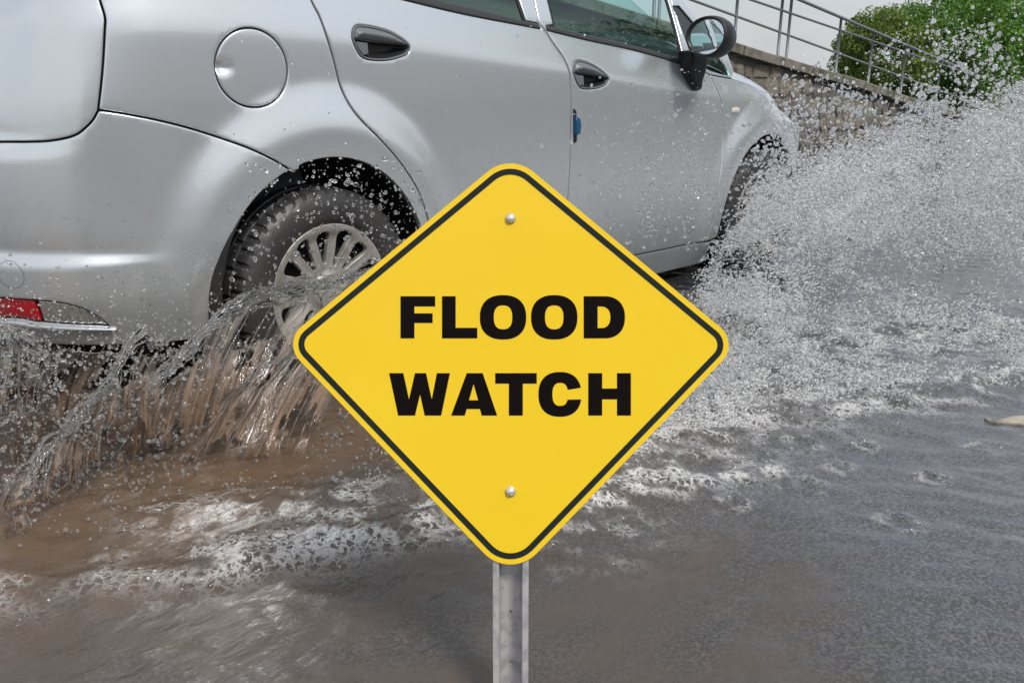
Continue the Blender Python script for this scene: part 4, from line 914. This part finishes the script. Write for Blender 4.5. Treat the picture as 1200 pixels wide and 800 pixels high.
fe_ = mul(fr.outputs[0], mul(rg(sxu.outputs[1], 1., .8), ends)); L.new(fe_, thin.inputs[0]); L.new(thin.outputs[0], ms.inputs[1]); L.new(b.outputs[0], ms.inputs[2]); L.new(ms.outputs[0], N['Material Output'].inputs[0])
bmp = N.new('ShaderNodeBump'); bmp.inputs['Strength'].default_value = .5; bmp.inputs['Distance'].default_value = .012; L.new(ns.outputs[0], bmp.inputs['Height'])
for s_ in (b, gl0, fr): L.new(bmp.outputs[0], s_.inputs['Normal'])
def sheet(crest, ycr, bot, nu, nv, seed, amp=.012, holes=0., bulge=.5):
    """a water sheet: crest points (pixels, Y) falling in curves to foot points on the water"""
    c3 = np.array([pts(np.array([p], float), y)[0] for p, y in zip(crest, ycr)]); f3 = np.c_[gpt(np.array(bot, float)), np.full(len(bot), WL-.01)]
    t = np.linspace(0, 1, nu); C_ = catmull(c3, .01); B_ = catmull(f3, .01)
    ci = lambda A: np.stack([np.interp(t, np.linspace(0, 1, len(A)), A[:, i]) for i in range(3)], -1)
    C_, B_ = ci(C_), ci(B_); K = C_*.2+B_*.8; K[:, 2] = C_[:, 2]*(.42+.2*bulge)+B_[:, 2]*.2; v = np.linspace(0, 1, nv)[None, :, None]
    G = (1-v)**2*C_[:, None]+2*v*(1-v)*K[:, None]+v*v*B_[:, None]
    U_, V_ = np.meshgrid(t, v[0, :, 0], indexing='ij')
    nrm = np.cross(np.gradient(G, axis=0), np.gradient(G, axis=1)); nrm /= np.linalg.norm(nrm, axis=2)[..., None]+1e-12
    d = amp*(fbm(U_*9+V_*1.5, V_*2.2, 3, seed)-.5)*2+amp*.25*(fbm(U_*34, V_*2, 3, seed+5)-.5)
    G = G+nrm*d[..., None]
    edge = (fbm(U_*14, V_*0+seed, 3, seed+9)-.3)*.16
    hole = (fbm(U_*11+V_*2, V_*5, 4, seed+2) > holes) | (V_ < edge)
    return G, U_, V_, hole
spl = thing('splash', (-.2, -1.0, 0), 'brown curtain of water peeling back from the rear wheel in streaks', 'splash')
def put_sheet(G, U_, V_, hole, parent, name='water_sheet', mat=None):
    nu, nv = U_.shape; Fs = [f for f in grid_faces(nu, nv) if not hole.ravel()[list(f)].any()]
    used = np.unique(np.array(Fs)); mp_ = -np.ones(nu*nv, int); mp_[used] = np.arange(len(used)); Fs = mp_[np.array(Fs)]
    o = mesh_obj(name, G.reshape(-1, 3)[used], Fs, mat or sm_, parent, True, np.stack([U_.ravel(), V_.ravel()], -1)[used]); md = o.modifiers.new('thickness', 'SOLIDIFY'); md.thickness = .003; md.offset = 0; return o
cA = [(470, 298), (430, 316), (395, 326), (350, 332), (300, 346), (265, 362), (238, 388), (205, 420), (175, 455), (152, 492)]; bA = [(350, 522), (305, 525), (268, 528), (235, 531), (206, 534), (184, 537), (168, 541), (156, 545), (147, 549), (140, 556)]
yA = np.linspace(-.98, -1.10, len(cA)); GA = sheet(cA, yA, bA, 240, 70, 70, .010, .62); put_sheet(*GA, spl)
cB = [(470, 345), (430, 362), (390, 380), (350, 402), (310, 425), (280, 452)]; bB = [(362, 532), (325, 536), (290, 540), (258, 543), (230, 546), (206, 550)]
GB = sheet(cB, np.linspace(-1.06, -1.2, len(cB)), bB, 170, 60, 75, .012, .58); put_sheet(*GB, spl)
spl2 = thing('splash', (-.8, -1.1, 0), 'ragged ribbon of muddy water slanting down at the left edge below the bumper lamp', 'splash')
cC = [(196, 398), (168, 386), (150, 408), (128, 448), (98, 478), (62, 515), (30, 548), (0, 560)]; bC = [(190, 552), (170, 556), (150, 562), (125, 572), (98, 584), (65, 600), (35, 618), (0, 640)]
GC = sheet(cC, np.linspace(-1.08, -1.2, len(cC)), bC, 190, 60, 80, .018, .48, .9); put_sheet(*GC, spl2)
spl3 = thing('splash', (-1.1, -1.1, 0), 'broken column of water rising at the left edge of the view behind the rear bumper', 'splash')
cD = [(60, 440), (40, 400), (15, 385), (-20, 380), (-60, 390)]; bD = [(60, 560), (40, 575), (15, 590), (-20, 600), (-60, 610)]
GD = sheet(cD, np.linspace(-1.02, -1.1, len(cD)), bD, 90, 60, 85, .022, .46, .9); put_sheet(*GD, spl3)
put_sheet(*sheet([(-40, 398), (20, 400), (90, 404), (150, 408), (205, 406), (260, 388), (300, 372)], np.linspace(-.90, -.93, 7), [(-50, 500), (15, 505), (80, 510), (140, 512), (195, 510), (245, 508), (290, 505)], 180, 50, 130, .012, .60, .8), spl2)
def strands(G, U_, V_, hole, n, parent, r0, r1, crest=6, along=True):
    m = MB(); nu, nv = U_.shape
    for k in range(n):
        i = rng.uniform(3, nu-4); a = rng.uniform(0, .6)**1.4; b_ = min(1, a+rng.uniform(.12, .5)); vv = np.linspace(a, b_, 22)*(nv-1); drift = rng.uniform(-6, 6)
        ii = np.clip(i+drift*np.linspace(0, 1, 22)**2+1.2*np.sin(np.linspace(0, rng.uniform(3, 9), 22)+k), 0, nu-1)
        P = np.array([G[int(x), int(y)]*(1-(x % 1))+G[min(int(x)+1, nu-1), int(y)]*(x % 1) for x, y in zip(ii, vv)])
        P = P+SN*rng.uniform(0, .02); rr = rng.uniform(r0, r1)*np.sin(np.linspace(.15, 3.0, 22))**.6*(1+.35*np.sin(np.linspace(0, rng.uniform(10, 30), 22)))
        m.tube(P, np.maximum(rr, .0004), 6)
    for k in range(crest):
        j = int(rng.uniform(0, nv*.10)*k/crest); a = int(rng.uniform(0, nu*.35)); b_ = int(rng.uniform(nu*.6, nu-1)); w = np.arange(a, b_, 2)
        P = G[w, j]+np.stack([rng.normal(0, .0015, len(w)), rng.normal(0, .002, len(w)), .006*np.sin(np.arange(len(w))*rng.uniform(.2, .6)+k)+rng.uniform(-.01, .012)], -1)
        P = catmull(P[::2], .004); m.tube(P, rng.uniform(r0, r1)*1.5*(1+.5*np.sin(np.arange(len(P))*.21+k)*np.cos(np.arange(len(P))*.07)), 6)
    # a loose web of threads between random places on the sheet
    for k in range(n//3):
        i, j = rng.integers(4, nu-5), rng.integers(0, nv//2); i2, j2 = np.clip(i+rng.integers(-26, 26), 0, nu-1), np.clip(j+rng.integers(-8, 16), 0, nv-1)
        a, b_ = G[i, j], G[i2, j2]; mid = (a+b_)/2+rng.normal(0, .014, 3)+SN*.01; P = catmull([a, mid, b_], .005); m.tube(P, rng.uniform(r0, r1)*.75*(1+.4*np.sin(np.arange(len(P))*.8)), 6)
    o = m.obj('water_strands', STRAND, parent); o['kind'] = 'stuff'; return o
strands(*GA, 26, spl, .0005, .0018, 20); strands(*GB, 26, spl, .0005, .0015, 9); strands(*GC, 20, spl2, .0006, .0024, 11); strands(*GD, 20, spl3, .0006, .0024, 9)
def edge_drops(G, U_, V_, n, spread):
    nu, nv = U_.shape; i = rng.integers(0, nu, n); j = (rng.uniform(0, 1, n)**3*.5*nv).astype(int); P = G[i, j]+rng.normal(0, spread, (n, 3))*[1, .8, 1.]+[0, 0, spread*.4]
    k = P[:, 2] > WL+.01; P = P[k]; r = size(len(P), .0007, .0038, 2.8); return P, r[:, None]*rng.uniform(.7, 1.35, (len(P), 3)), rng.uniform(0, 6.28, (len(P), 3))
drops('splash_droplets', *cat3([edge_drops(*GA[:3], 900, .025), edge_drops(*GB[:3], 500, .03), edge_drops(*GC[:3], 900, .028), edge_drops(*GD[:3], 1000, .035)]), MUDDY, 'beads of muddy water torn off the splashes behind the rear wheel', 'droplets')
